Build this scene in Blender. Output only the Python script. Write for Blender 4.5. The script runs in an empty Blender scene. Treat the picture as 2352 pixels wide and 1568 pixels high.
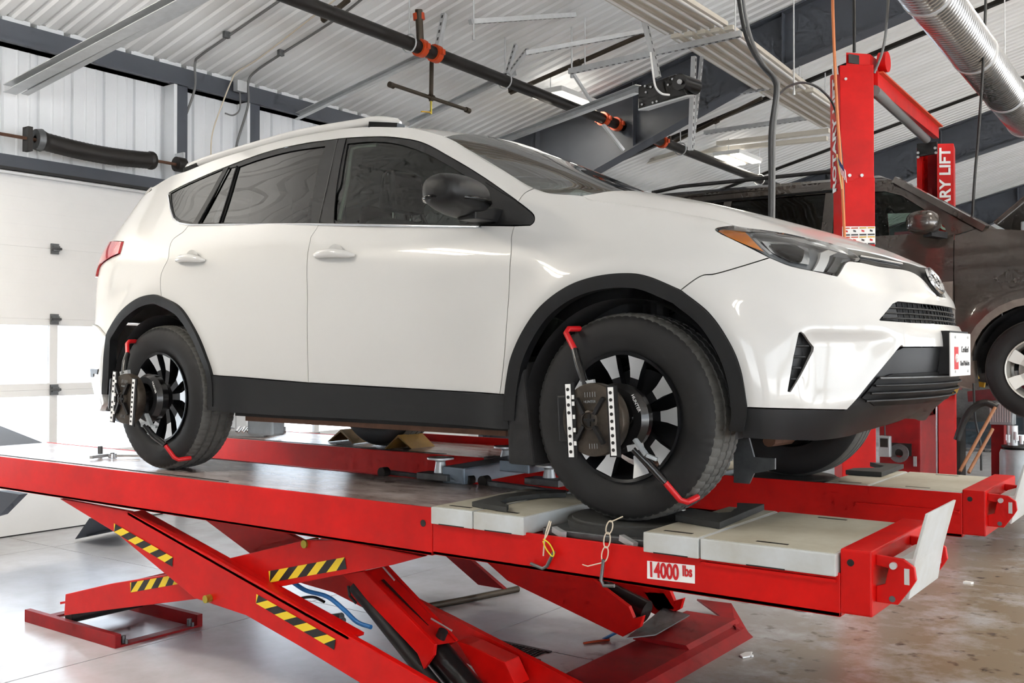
import bpy, bmesh, math, random
import numpy as np
from mathutils import Vector, Matrix
from mathutils.geometry import delaunay_2d_cdt
random.seed(7)
scene = bpy.context.scene
COL = scene.collection
PI = math.pi
# ---------------------------------------------------------------- camera
cd = bpy.data.cameras.new('camera'); cam = bpy.data.objects.new('camera', cd); COL.objects.link(cam)
cam.location = (1.736, -3.915, 1.53)
cd.sensor_width = 36.0; cd.lens = 36.0*2303.5/2352.0; cd.clip_start = .05; cd.clip_end = 300
cam.rotation_euler = (PI/2+.01231, 0, .6291)
scene.camera = cam
# ---------------------------------------------------------------- sky, exposure
w = bpy.data.worlds.new('sky'); scene.world = w; w.use_nodes = True
bg = w.node_tree.nodes['Background']; bg.inputs[0].default_value = (.84, .92, 1.0, 1); bg.inputs[1].default_value = 4.6
scene.view_settings.view_transform = 'Standard'; scene.view_settings.look = 'None'
scene.view_settings.gamma = 1; scene.view_settings.use_curve_mapping = False
scene.view_settings.exposure = 0.30
scene.cycles.max_bounces = 6; scene.cycles.diffuse_bounces = 3; scene.cycles.glossy_bounces = 3; scene.cycles.transparent_max_bounces = 10; scene.cycles.caustics_reflective = False; scene.cycles.caustics_refractive = False
scene.cycles.use_adaptive_sampling = True; scene.cycles.adaptive_threshold = .09; scene.cycles.adaptive_min_samples = 12
# sun outside, falling on the snow and in through the open bays of the front wall
sl = bpy.data.lights.new('sun', 'SUN'); sl.energy = 26.0; sl.angle = .01; sl.color = (1, .97, .93)
so = bpy.data.objects.new('sun', sl); COL.objects.link(so); so.rotation_euler = (math.radians(52), 0, math.radians(78)); so.location = (22, -4, 12)
# ---------------------------------------------------------------- helpers
def lin(h):
    h = h.lstrip('#'); o = []
    for i in (0, 2, 4):
        c = int(h[i:i+2], 16)/255; o.append(c/12.92 if c <= .04045 else ((c+.055)/1.055)**2.4)
    return o
def mat(name, col, rough=.5, metal=0.0, var=0.0, scale=6.0, bump=0.0, bscale=60.0, col2=None, coat=0.0, spec=.5, trans=0.0, emit=None, estr=0.0, stretch=(1,1,1), alpha=1.0):
    m = bpy.data.materials.new(name); m.use_nodes = True; nt = m.node_tree; N = nt.nodes; L = nt.links
    b = N['Principled BSDF']; c = lin(col)
    b.inputs['Base Color'].default_value = (*c, 1); b.inputs['Roughness'].default_value = rough; b.inputs['Metallic'].default_value = metal
    b.inputs['Specular IOR Level'].default_value = spec; b.inputs['Coat Weight'].default_value = coat; b.inputs['Coat Roughness'].default_value = .03
    b.inputs['Transmission Weight'].default_value = trans; b.inputs['Alpha'].default_value = alpha
    if emit: b.inputs['Emission Color'].default_value = (*lin(emit), 1); b.inputs['Emission Strength'].default_value = estr
    if var > 0 or col2 or bump > 0:
        tc = N.new('ShaderNodeTexCoord'); mp = N.new('ShaderNodeMapping'); mp.inputs['Scale'].default_value = stretch
        L.new(tc.outputs['Object'], mp.inputs[0])
    if var > 0 or col2:
        nz = N.new('ShaderNodeTexNoise'); nz.inputs['Scale'].default_value = scale; nz.inputs['Detail'].default_value = 8; nz.inputs['Roughness'].default_value = .65
        L.new(mp.outputs[0], nz.inputs['Vector'])
        rp = N.new('ShaderNodeValToRGB'); rp.color_ramp.elements[0].position = .32; rp.color_ramp.elements[1].position = .68
        c2 = lin(col2) if col2 else [x*(1-var) for x in c]
        rp.color_ramp.elements[0].color = (*c2, 1); rp.color_ramp.elements[1].color = (*c, 1)
        L.new(nz.outputs[0], rp.inputs[0]); L.new(rp.outputs[0], b.inputs['Base Color'])
    if bump > 0:
        n2 = N.new('ShaderNodeTexNoise'); n2.inputs['Scale'].default_value = bscale; n2.inputs['Detail'].default_value = 4
        L.new(mp.outputs[0], n2.inputs['Vector']); bp = N.new('ShaderNodeBump'); bp.inputs['Strength'].default_value = bump; bp.inputs['Distance'].default_value = .01
        L.new(n2.outputs[0], bp.inputs['Height']); L.new(bp.outputs[0], b.inputs['Normal'])
    return m
def glass(name, tint, rough=.0, ref=.08):
    m = bpy.data.materials.new(name); m.use_nodes = True; nt = m.node_tree; N = nt.nodes; L = nt.links
    N.remove(N['Principled BSDF']); out = N['Material Output']
    t = N.new('ShaderNodeBsdfTransparent'); t.inputs[0].default_value = (*tint, 1)
    g = N.new('ShaderNodeBsdfGlossy'); g.inputs['Roughness'].default_value = rough; g.inputs[0].default_value = (1, 1, 1, 1)
    fr = N.new('ShaderNodeFresnel'); fr.inputs[0].default_value = 1.36
    mx = N.new('ShaderNodeMixShader'); L.new(fr.outputs[0], mx.inputs[0]); L.new(t.outputs[0], mx.inputs[1]); L.new(g.outputs[0], mx.inputs[2])
    L.new(mx.outputs[0], out.inputs[0]); return m
def V(p): return Vector(p)
def wloc(o):
    p = Vector((0, 0, 0))
    while o is not None: p += o.location; o = o.parent
    return p
def tag(o, label=None, cat=None, group=None, kind=None):
    if label: o['label'] = label
    if cat: o['category'] = cat
    if group: o['group'] = group
    if kind: o['kind'] = kind
    return o
def thing(name, label, cat, loc=(0, 0, 0), group=None, kind=None):
    o = bpy.data.objects.new(name, None); COL.objects.link(o); o.location = loc; o.empty_display_size = .1
    return tag(o, label, cat, group, kind)
class MB:
    """collects shapes given in world metres; build() links them as one mesh object"""
    def __init__(s): s.v = []; s.f = []; s.m = []; s.cur = 0
    def add(s, vs, fs):
        n = len(s.v); s.v += [tuple(map(float, p)) for p in vs]; s.f += [tuple(n+i for i in f) for f in fs]; s.m += [s.cur]*len(fs); return s
    def box(s, x0, x1, y0, y1, z0, z1):
        return s.add([(x0,y0,z0),(x1,y0,z0),(x1,y1,z0),(x0,y1,z0),(x0,y0,z1),(x1,y0,z1),(x1,y1,z1),(x0,y1,z1)],
                     [(0,3,2,1),(4,5,6,7),(0,1,5,4),(1,2,6,5),(2,3,7,6),(3,0,4,7)])
    def hexa(s, a, b): return s.add(list(a)+list(b), [(3,2,1,0),(4,5,6,7),(0,1,5,4),(1,2,6,5),(2,3,7,6),(3,0,4,7)])
    def bar(s, p, q, w, h, up=(0, 0, 1)):
        p = V(p); q = V(q); d = (q-p).normalized(); u = V(up)
        if abs(d.dot(u)) > .98: u = V((1, 0, 0))
        r = d.cross(u).normalized()*(w/2); u = r.cross(d).normalized()*(h/2)
        c = lambda a: [a-r-u, a+r-u, a+r+u, a-r+u]
        return s.add(c(p)+c(q), [(0,1,2,3),(7,6,5,4),(0,4,5,1),(1,5,6,2),(2,6,7,3),(3,7,4,0)])
    def tube(s, pts, r, n=10, cap=True, closed=False):
        P = [V(p) for p in pts]; k = len(P); rs = r if isinstance(r, (list, tuple)) else [r]*k; vs = []; fs = []; u = None
        for i in range(k):
            if closed: d = (P[(i+1) % k]-P[i-1]).normalized()
            else: d = (P[min(i+1, k-1)]-P[max(i-1, 0)]).normalized()
            if u is None:
                u = d.orthogonal().normalized()
            u = (u-d*u.dot(d)).normalized(); v = d.cross(u)
            for j in range(n):
                a = 2*PI*j/n; vs.append(P[i]+(u*math.cos(a)+v*math.sin(a))*rs[i])
        for i in range(k if closed else k-1):
            for j in range(n):
                a = i*n+j; b = i*n+(j+1) % n; c = ((i+1) % k)*n+(j+1) % n; e = ((i+1) % k)*n+j; fs.append((a, b, c, e))
        if cap and not closed: fs += [tuple(range(n))[::-1], tuple(range((k-1)*n, k*n))]
        return s.add(vs, fs)
    def prism(s, poly, ext):
        """planar polygon (3D points) pushed along ext"""
        n = len(poly); e = V(ext); a = [V(p) for p in poly]; b = [p+e for p in a]
        return s.add(a+b, [tuple(range(n))[::-1], tuple(range(n, 2*n))]+[(i, (i+1) % n, n+(i+1) % n, n+i) for i in range(n)])
    def lathe(s, c, axis, prof, n=32, a0=0.0, a1=2*PI, caps=False):
        """prof: (distance along axis, radius)"""
        c = V(c); ax = V(axis).normalized(); u = ax.orthogonal().normalized(); v = ax.cross(u); full = abs(a1-a0-2*PI) < 1e-6
        m = n if full else n+1; vs = []; fs = []
        for (t, r) in prof:
            for j in range(m):
                a = a0+(a1-a0)*j/n; vs.append(c+ax*t+(u*math.cos(a)+v*math.sin(a))*r)
        for i in range(len(prof)-1):
            for j in range(n):
                k = (j+1) % m; fs.append((i*m+j, i*m+k, (i+1)*m+k, (i+1)*m+j))
        if caps: fs += [tuple(range(m))[::-1], tuple(range((len(prof)-1)*m, len(prof)*m))]
        return s.add(vs, fs)
    def build(s, name, material, parent=None, smooth=None, bevel=0, label=None, kind=None, origin=None):
        me = bpy.data.meshes.new(name)
        if parent is not None: o0 = wloc(parent)
        elif origin is not None: o0 = V(origin)
        else:
            a = np.array(s.v); o0 = V(((a[:,0].min()+a[:,0].max())/2, (a[:,1].min()+a[:,1].max())/2, a[:,2].min()))
        me.from_pydata([tuple(V(p)-o0) for p in s.v], [], s.f)
        for x in (material if isinstance(material, (list, tuple)) else [material]): me.materials.append(x)
        if max(s.m, default=0): me.polygons.foreach_set('material_index', s.m)
        bm = bmesh.new(); bm.from_mesh(me); bmesh.ops.recalc_face_normals(bm, faces=bm.faces)
        if bevel:
            es = [e for e in bm.edges if len(e.link_faces) == 2 and e.calc_face_angle(0) > .6]
            bmesh.ops.bevel(bm, geom=es, offset=bevel, segments=2, affect='EDGES', profile=.6, clamp_overlap=True)
        bm.to_mesh(me); bm.free()
        if smooth is not None:
            me.polygons.foreach_set('use_smooth', [True]*len(me.polygons)); me.set_sharp_from_angle(angle=math.radians(smooth))
        me.update()
        o = bpy.data.objects.new(name, me); COL.objects.link(o)
        if parent is not None: o.parent = parent
        else: o.location = o0
        if label: o['label'] = label
        if kind: o['kind'] = kind
        return o
def dup(o, off=(0, 0, 0), parent=None, label=None):
    c = o.copy(); COL.objects.link(c); c.parent = parent
    if parent is None: c.location = o.location+V(off)
    for ch in [x for x in bpy.data.objects if x.parent is o]: dup(ch, parent=c)
    if label: c['label'] = label
    return c
def one(name, label, cat, shape, material, **k):
    g = k.pop('group', None); o = shape.build(name, material, **k); return tag(o, label, cat, g)
def struct(name, shape, material, parent=None, **k):
    o = shape.build(name, material, parent, **k)
    if parent is None: o['kind'] = 'structure'
    return o
def crv(pts, n=8):
    """smooth curve through 3D (or 2D) points"""
    P = np.asarray(pts, float)
    if len(P) < 3: return [tuple(p) for p in P]
    Q = np.vstack([2*P[0]-P[1], P, 2*P[-1]-P[-2]]); o = []
    for i in range(1, len(Q)-2):
        a, b, c, d = Q[i-1:i+3]
        for k in range(n):
            t = k/n; o.append(tuple(.5*(2*b+(c-a)*t+(2*a-5*b+4*c-d)*t*t+(3*b-a-3*c+d)*t**3)))
    o.append(tuple(P[-1])); return o
def text_obj(name, s, size, loc, xdir, ydir, material, parent, depth=.002, sx=1.0, bold=0.0, align='CENTER'):
    cu = bpy.data.curves.new(name, 'FONT'); cu.body = s; cu.size = size; cu.extrude = depth; cu.align_x = align; cu.align_y = 'CENTER'; cu.offset = bold
    t = bpy.data.objects.new(name, cu); COL.objects.link(t); dg = bpy.context.evaluated_depsgraph_get(); me = bpy.data.meshes.new_from_object(t.evaluated_get(dg))
    bpy.data.objects.remove(t); bpy.data.curves.remove(cu); me.name = name
    X = V(xdir).normalized(); Y = V(ydir); Y = (Y-X*Y.dot(X)).normalized(); Z = X.cross(Y); o0 = wloc(parent)
    for v in me.vertices: v.co = V(loc)-o0+X*v.co.x*sx+Y*v.co.y+Z*v.co.z
    me.materials.clear(); me.materials.append(material)
    o = bpy.data.objects.new(name, me); COL.objects.link(o); o.parent = parent; return o

# ---------------------------------------------------------------- materials
m_white = mat('car_white', 'c9c8c5', .32, coat=.7, spec=.35)
m_black = mat('black_plastic', '18191b', .48, spec=.35, bump=.05, bscale=900)
m_blackg = mat('gloss_black', '0b0c0e', .16, spec=.3)
m_dark = mat('dark_liner', '141416', .75, var=.4, scale=9)
m_liner = mat('wheel_liner', '2a2a2c', .85, var=.5, scale=14)
m_rubber = mat('tyre_rubber', '222223', .6, var=.25, scale=8, spec=.35)
m_tread = mat('tyre_tread', '5c5b58', .8, var=.3, scale=30)
m_alloy = mat('machined_alloy', 'c9cbcd', .35, .55)
m_alloyd = mat('dark_alloy', '1d1e21', .32, .5)
m_chrome = mat('chrome', 'd9dbdd', .08, 1.0)
m_steel = mat('galvanised', 'cfd1d2', .36, .45, var=.15, scale=12)
m_steeld = mat('dull_steel', '77797a', .5, .8, var=.3, scale=20)
m_red = mat('lift_red', 'da0d08', .40, scale=2.5, col2='b50a08', spec=.28)
m_redd = mat('worn_red', 'a01318', .5, col2='761518', scale=5, spec=.3)
m_deck = mat('worn_deck', 'c4b8b5', .20, col2='86706b', scale=4, bump=.15, bscale=40, stretch=(1,2.5,1))
m_greybox = mat('grey_paint', 'ccd1d4', .45, col2='b3b2aa', scale=3)
m_greytop = mat('warm_grey', 'c2bfb1', .55, col2='a7a08e', scale=4)
m_pad = mat('rubber_pad', '3b3c3b', .8, var=.3, scale=20)
m_yel = mat('warning_yellow', 'e8c823', .5)
m_blk = mat('warning_black', '1c1b1a', .5)
m_floor = mat('concrete', 'd3d6de', .26, col2='b3b2b4', scale=1.3, bump=.04, bscale=25)
def _floor_dirt(m):
    nt = m.node_tree; N = nt.nodes; L = nt.links; b = N['Principled BSDF']; src = b.inputs['Base Color'].links[0].from_socket
    g = N.new('ShaderNodeNewGeometry'); sx = N.new('ShaderNodeSeparateXYZ'); L.new(g.outputs['Position'], sx.inputs[0])
    mr = N.new('ShaderNodeMapRange'); mr.inputs[1].default_value = -1.6; mr.inputs[2].default_value = .4; L.new(sx.outputs[0], mr.inputs[0])
    n = N.new('ShaderNodeTexNoise'); n.inputs['Scale'].default_value = 1.6; n.inputs['Detail'].default_value = 10; n.inputs['Roughness'].default_value = .7; L.new(g.outputs['Position'], n.inputs['Vector'])
    r = N.new('ShaderNodeValToRGB'); r.color_ramp.elements[0].position = .26; r.color_ramp.elements[1].position = .52; L.new(n.outputs[0], r.inputs[0])
    mu = N.new('ShaderNodeMath'); mu.operation = 'MULTIPLY'; L.new(mr.outputs[0], mu.inputs[0]); L.new(r.outputs[0], mu.inputs[1])
    mx = N.new('ShaderNodeMix'); mx.data_type = 'RGBA'; L.new(mu.outputs[0], mx.inputs[0]); L.new(src, mx.inputs[6]); mx.inputs[7].default_value = (*lin('8c7c68'), 1)
    n2 = N.new('ShaderNodeTexNoise'); n2.inputs['Scale'].default_value = 9; n2.inputs['Detail'].default_value = 6; L.new(g.outputs['Position'], n2.inputs['Vector'])
    r2 = N.new('ShaderNodeValToRGB'); r2.color_ramp.elements[0].position = .60; r2.color_ramp.elements[1].position = .70; L.new(n2.outputs[0], r2.inputs[0])
    m2 = N.new('ShaderNodeMath'); m2.operation = 'MULTIPLY'; L.new(mr.outputs[0], m2.inputs[0]); L.new(r2.outputs[0], m2.inputs[1])
    mx2 = N.new('ShaderNodeMix'); mx2.data_type = 'RGBA'; L.new(m2.outputs[0], mx2.inputs[0]); L.new(mx.outputs[2], mx2.inputs[6]); mx2.inputs[7].default_value = (*lin('5b5047'), 1)
    L.new(mx2.outputs[2], b.inputs['Base Color'])
_floor_dirt(m_floor)
m_joint = mat('joint', '4b4742', .9)
m_panel = mat('wall_panel', 'edeff1', .42, var=.05, scale=2)
m_ceil = mat('ceiling_panel', 'f1f1f0', .35, col2='e6e6e4', scale=.7, stretch=(.4,2,1))
m_frame = mat('steel_frame_grey', '50545c', .55, var=.1, scale=3)
m_doorw = mat('door_white', 'f0efed', .45, var=.03, scale=3)
m_pane = glass('window_pane', (.96, .98, 1.0))
m_pipe = mat('black_pipe', '2b2826', .45, .3, var=.2, scale=10)
m_pipeb = mat('brown_pipe', '4a4034', .5, .3, var=.3, scale=14)
m_orange = mat('coupling_orange', 'c8481c', .5)
m_copper = mat('orange_hose', 'cf7a45', .45)
m_cable = mat('black_cable', '1b1b1c', .5)
m_cableg = mat('grey_cable', '6f6f6e', .5)
m_beige = mat('beige_strip', 'd9d2c4', .5, var=.08, scale=5)
m_blue = mat('blue_hose', '2e74b5', .4)
m_jack = mat('jack_grey', '8b98a5', .42, .4, var=.2, scale=8)
m_amberw = mat('chock_amber', '8e6a2c', .5, var=.3, scale=9)
m_gold = mat('zinc_yellow', 'a89a3a', .35, .7)
m_ylift = mat('lift_yellow', 'e0ae17', .45, var=.25, scale=10)
m_suv = mat('suv_grey_brown', '4a443f', .25, .4, coat=.8, col2='3d3834', scale=3)
m_suvd = mat('dusty_grey_brown', '7d756d', .5, .1, col2='5f564f', scale=5, coat=.2)
m_seat = mat('seat_fabric', '1d1e20', .8)
m_inter = mat('interior_grey', '4a4a4a', .8)
m_headl = mat('headliner', 'b5b3ac', .8)
m_silverw = mat('silver_wheel', 'c9c7c1', .35, .6)
m_lamp = mat('lamp_diffuser', 'ffffff', .5, emit='fff4dc', estr=14)
m_lampb = mat('lamp_body', 'dcdcda', .4)
m_amber = mat('amber_lens', 'f08a10', .15, coat=.8, emit='f08a10', estr=.0)
m_lens = glass('clear_lens', (.97, .98, .98))
m_redlens = mat('red_lens', 'b81c22', .12, coat=1.0, spec=.6)
m_gl_f = glass('front_glass', (.50, .60, .54))
m_gl_r = glass('privacy_glass', (.055, .06, .06))
m_gl_w = glass('windscreen_glass', (.34, .42, .39))
m_sign = mat('sign_white', 'f2f2f0', .4)
m_signred = mat('sign_red', 'c8161d', .4)
m_txt = mat('print_dark', '3a3a3c', .5)
m_ground = mat('ground_snow', 'eef0f2', .7, var=.1, scale=.6)
m_hub = mat('clamp_black', '1a1a1b', .3, .2, coat=.3)
m_hubb = mat('clamp_body', '5a5147', .35, .5, col2='2c2723', scale=9)
m_duct = mat('spiral_duct', 'b9bbbd', .24, .9, var=.15, scale=4)
m_rust = mat('axle_rust', '6b4a38', .65, .3, var=.4, scale=14)
m_drum = mat('drum_grey', 'aab0b3', .4, .3, var=.3, scale=6)
m_teal = mat('dark_teal', '2c3a44', .5)
m_flagr = mat('flag_red', 'b3202c', .7); m_flagb = mat('flag_blue', '2a3564', .7); m_wood = mat('stick_wood', 'c9a56a', .6)
m_zip = mat('zip_tie', 'd9cdb8', .5); m_zipy = mat('zip_yellow', 'dfcf2a', .5)
m_head = mat('lamp_chrome', 'c4c7cb', .2, .8)
m_lampin = mat('lamp_inner_grey', '85898e', .3, .4)
m_bar = mat('satin_black', '0c0d0f', .45, spec=.15)
m_rodb = mat('rod_brown', '9a6540', .5, var=.3, scale=12)
m_pink = mat('pink_box', 'd96a86', .5)

# ---------------------------------------------------------------- the hall
WX = -6.6                                    # inner face of the back wall
XR, XW = 2.5, 11.6                            # ridge line and front wall
def roof_z(x): return 4.33+.25*(x-WX) if x < XR else 4.33+.25*(XR-WX)-.25*(x-XR)
YF, YB = -11.0, 27.0
fl = struct('floor', MB().box(-6.9, XW+.1, YF, YB, -.20, -.012), m_joint)
fl['label'] = 'grey concrete workshop floor with saw cut joints'
XJ = [-6.9, -5.9, -2.93, -1.6, 1.4, 4.4, 7.4, XW+.1]; YJ = [YF, -8, -5.3, -2.6, .39, 3.4, 6.4, 9.4, 12.4, 16, 20, YB]
g = .004
for i in range(len(XJ)-1):
    for j in range(len(YJ)-1):
        MB().box(XJ[i]+g, XJ[i+1]-g, YJ[j]+g, YJ[j+1]-g, -.10, 0).build('slab', m_floor, fl)
tag(one('ground', 'snowy pale ground outside the doors', 'ground', MB().box(-60, -6.9, -40, 60, -.3, -.06), m_ground), kind='structure')
tag(one('ground', 'pale ground outside the open end', 'ground', MB().box(-6.9, 60, -60, YF, -.3, -.06), m_ground), kind='structure')
one('garden_wall', 'low pale block wall far outside the door windows', 'wall', MB().box(-22, -21.7, -20, 40, -.06, .55), mat('block', 'd3d6d8', .8), kind='structure')
# ceiling of ribbed metal sheets rising from the eave to the ridge
def rib_sheet(x0, x1, y0, width, pitch, flip=False):
    mb = MB(); n = int(round(width/pitch)); prof = []
    for k in range(n):
        a = y0+k*pitch
        prof += [(a, .0), (a+pitch*.50, .0), (a+pitch*.62, .022), (a+pitch*.88, .022)]
    prof.append((y0+width, 0.0)); vs = []
    for (y, d) in prof: vs += [(x0, y, roof_z(x0)+d), (x1, y, roof_z(x1)+d)]
    mb.add(vs, [(2*i, 2*i+1, 2*i+3, 2*i+2) for i in range(len(prof)-1)]); return mb
ce = struct('ceiling', MB().hexa([(WX-.3, YF, roof_z(WX)+.05), (XR, YF, roof_z(XR)+.05), (XR, YB, roof_z(XR)+.05), (WX-.3, YB, roof_z(WX)+.05)], [(WX-.3, YF, roof_z(WX)+.15), (XR, YF, roof_z(XR)+.15), (XR, YB, roof_z(XR)+.15), (WX-.3, YB, roof_z(WX)+.15)]), m_frame, origin=(0, 0, 4))
ce['label'] = 'white ribbed metal ceiling sloping up from the eave'
ce2 = struct('ceiling', MB().hexa([(XR, YF, roof_z(XR)+.05), (XW, YF, roof_z(XW)+.05), (XW, YB, roof_z(XW)+.05), (XR, YB, roof_z(XR)+.05)], [(XR, YF, roof_z(XR)+.15), (XW, YF, roof_z(XW)+.15), (XW, YB, roof_z(XW)+.15), (XR, YB, roof_z(XR)+.15)]), m_frame, origin=(0, 0, 4))
ce2['label'] = 'white ribbed metal ceiling beyond the ridge'
p0 = rib_sheet(WX-.1, XR, YF, .9, .15).build('ribbed_sheet', m_ceil, ce); p1 = rib_sheet(XR, XW, YF, .9, .15).build('ribbed_sheet', m_ceil, ce2)
for k in range(1, 42):
    for p, pa in ((p0, ce), (p1, ce2)):
        c = p.copy(); COL.objects.link(c); c.parent = pa; c.location = (0, .9*k, 0)
# dark seams pressed between the sheets
for y in (9.4, 12.95, 16.0):
    for t in ((-6.5, 2.4),):
        struct('trim_1', MB().bar((t[0], y, roof_z(t[0])-.01), (t[1], y, roof_z(t[1])-.01), .07, .05), m_pipe)['label'] = 'dark sheet joint strip running up the ceiling'
# back wall: ribbed sheets above and beside the two overhead doors
wb = struct('wall_back', MB().box(WX-.14, WX-.06, YF, -1.80, 0, 4.36).box(WX-.14, WX-.06, -1.80, 1.90, 3.08, 4.36).box(WX-.14, WX-.06, 1.90, 2.93, 0, 4.36).box(WX-.14, WX-.06, 2.93, 6.60, 3.08, 4.36).box(WX-.14, WX-.06, 6.60, YB, 0, 4.36), m_panel)
wb['label'] = 'white ribbed metal wall behind the two overhead doors'
def wall_sheet(y0, y1, z0, z1):
    mb = MB(); prof = []; n = max(1, int(round((y1-y0)/.305))); p = (y1-y0)/n
    for k in range(n):
        a = y0+k*p
        prof += [(a, 0), (a+p*.30, 0), (a+p*.32, .006), (a+p*.36, .006), (a+p*.38, 0), (a+p*.62, 0), (a+p*.64, .006), (a+p*.68, .006), (a+p*.70, 0), (a+p*.84, 0), (a+p*.87, -.034), (a+p*.95, -.034), (a+p*.98, 0)]
    prof.append((y1, 0)); vs = []
    for (y, d) in prof: vs += [(WX-.03+d, y, z0), (WX-.03+d, y, z1)]
    mb.add(vs, [(2*i, 2*i+1, 2*i+3, 2*i+2) for i in range(len(prof)-1)]); mb.build('ribbed_sheet', m_panel, wb)
y = -1.8
for k in range(4): wall_sheet(-1.8+k*.925, -1.8+(k+1)*.925, 3.08, 4.12)
wall_sheet(1.9, 2.93, 0, 4.12)
for k in range(4): wall_sheet(2.93+k*.9175, 2.93+(k+1)*.9175, 3.08, 4.12)
for k in range(6): wall_sheet(6.6+k*.95, 6.6+(k+1)*.95, 0, 4.12)
for k in range(4): wall_sheet(-5.6+k*.95, -4.65+k*.95, 0, 4.12)
mb = MB()
for k in range(90): mb.box(WX-.02, WX+.03, -9+k*.3, -9+k*.3+.24, 4.285, 4.345)
mb.build('closure_strip', m_panel, wb)
e = struct('trim_2', MB().box(WX-.03, WX+.10, YF, YB, 4.10, 4.285).box(WX-.03, WX+.16, YF, YB, 4.10, 4.12), m_frame); e['label'] = 'dark grey eave beam under the ceiling'
for i, (y0, y1) in enumerate(((1.93, 2.05), (2.80, 2.93), (-1.92, -1.80), (6.6, 6.72))):
    e = struct('trim_3', MB().box(WX-.03, WX+.12, y0, y1, 0, 4.12), m_frame); e['label'] = 'grey steel post framing an overhead door'
    MB().box(WX-.02, WX+.14, y0-.045, y0-.012, 0, 4.11).build('flange', m_panel, e)
# a raised overhead-door header strip
for (y0, y1) in ((-1.8, 1.93), (2.93, 6.6)):
    e = struct('trim_4', MB().box(WX-.02, WX+.05, y0, y1, 3.075, 3.19), m_frame); e['label'] = 'grey steel header above an overhead door'
    MB().box(WX+.05, WX+.075, y0, y1, 3.06, 3.085).build('rubber_seal', m_cable, e)
    MB().box(WX-.03, WX+.065, y0, y1, 3.03, 3.05).build('top_angle', m_steel, e)
# overhead doors: five sections, two of them glazed
def overhead_door(name, y0, y1, mull, label):
    d = struct(name, MB().box(WX-.05, WX, y0, y1, .012, .6095), m_doorw); d['label'] = label
    for k in (3, 4):
        s = MB().box(WX-.05, WX, y0, y1, .61*k+.0005, .61*(k+1)-.0005+(.03 if k == 4 else 0))
        for q in range(5): s.box(WX, WX+.0015, y0, y1, .61*k+.07+q*.115, .61*k+.145+q*.115)
        s.build('section', m_doorw, d)
    for k in (1, 2):
        z0, z1 = .61*k+.0005, .61*(k+1)-.0005
        f = MB().box(WX-.045, WX+.002, y0, y1, z0, z0+.055).box(WX-.045, WX+.002, y0, y1, z1-.055, z1)
        for m in [y0+.03]+list(mull)+[y1-.03]: f.box(WX-.045, WX+.002, m-.036, m+.036, z0+.055, z1-.055)
        fr = f.build('section_frame', m_doorw, d)
        ed = [y0+.03]+list(mull)+[y1-.03]
        for a, b in zip(ed[:-1], ed[1:]): MB().box(WX-.026, WX-.020, a+.036, b-.036, z0+.055, z1-.055).build('pane', m_pane, fr)
    for k in (1, 2, 3, 4):
        for m in mull:
            h = MB().box(WX+.004, WX+.02, m-.035, m+.035, .61*k-.045, .61*k+.045).box(WX+.02, WX+.045, m-.03, m+.03, .61*k-.02, .61*k+.025).tube([(WX+.04, m-.045, .61*k), (WX+.04, m+.045, .61*k)], .012, 8)
            h.build('hinge', m_steeld, d)
    MB().box(WX-.05, WX-.01, y0, y1, 0, .014).build('bottom_seal', m_cable, d)
overhead_door('door_1', -1.8, 1.93, (-1.05, -.135, .78, 1.66), 'white overhead door with two glazed rows beside the rear of the white car')
overhead_door('door_2', 2.93, 6.6, (3.84, 4.765, 5.68), 'white overhead door with two glazed rows hidden behind the white car')
# main frames: tapered grey rafters with deep haunches on columns
def rafter(y, label):
    r = thing('roof_rafter', label, 'rafter', (WX+.4, y, 0), kind='structure')
    def web(x0, x1, zl0, zl1): return MB().prism([(x0, y-.006, zl0), (x1, y-.006, zl1), (x1, y-.006, roof_z(x1)-.01), (x0, y-.006, roof_z(x0)-.01)], (0, .012, 0))
    lo = [(WX+.05, 3.15), (-5.0, 3.80), (-2.68, 4.68), (XR, 5.95)]
    for (xa, za), (xb, zb) in zip(lo[:-1], lo[1:]): web(xa, xb, za, zb).build('web', m_frame, r)
    f = MB()
    for (xa, za), (xb, zb) in zip(lo[1:-1], lo[2:]): f.bar((xa, y, za), (xb, y, zb), .22, .018)
    f.bar((WX+.5, y, 3.30), (-5.0, y, 3.80), .22, .018); f.build('lower_flange', m_frame, r)
    MB().bar((WX, y, roof_z(WX)-.02), (XR, y, roof_z(XR)-.02), .22, .018).build('upper_flange', m_frame, r)
    MB().box(WX+.02, WX+.55, y-.006, y+.006, 0, 3.3).box(WX+.0, WX+.02, y-.11, y+.11, 0, 4.3).box(WX+.53, WX+.55, y-.11, y+.11, 0, 3.3).build('column', m_frame, r)
    for x in (-5.75, -4.3, -2.4, -.2): MB().box(x-.005, x+.005, y-.10, y+.10, np.interp(x, [q[0] for q in lo], [q[1] for q in lo])+.01, roof_z(x)-.03).build('stiffener', m_frame, r)
    MB().prism([(XR, y-.006, 5.95), (XW, y-.006, 3.6), (XW, y-.006, roof_z(XW)-.01), (XR, y-.006, roof_z(XR)-.01)], (0, .012, 0)).bar((XR, y, 5.95), (XW, y, 3.6), .22, .018).build('far_slope_beam', m_frame, r)
rafter(7.0, 'deep tapered dark grey roof rafter above the white car hood'); rafter(14.3, 'dark grey roof rafter beyond the red lift columns'); rafter(21.6, 'dark grey roof rafter at the far end of the hall'); rafter(-3.4, 'dark grey roof rafter overhead of the white car'); rafter(-7.7, 'dark grey roof rafter behind the viewer')
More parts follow.
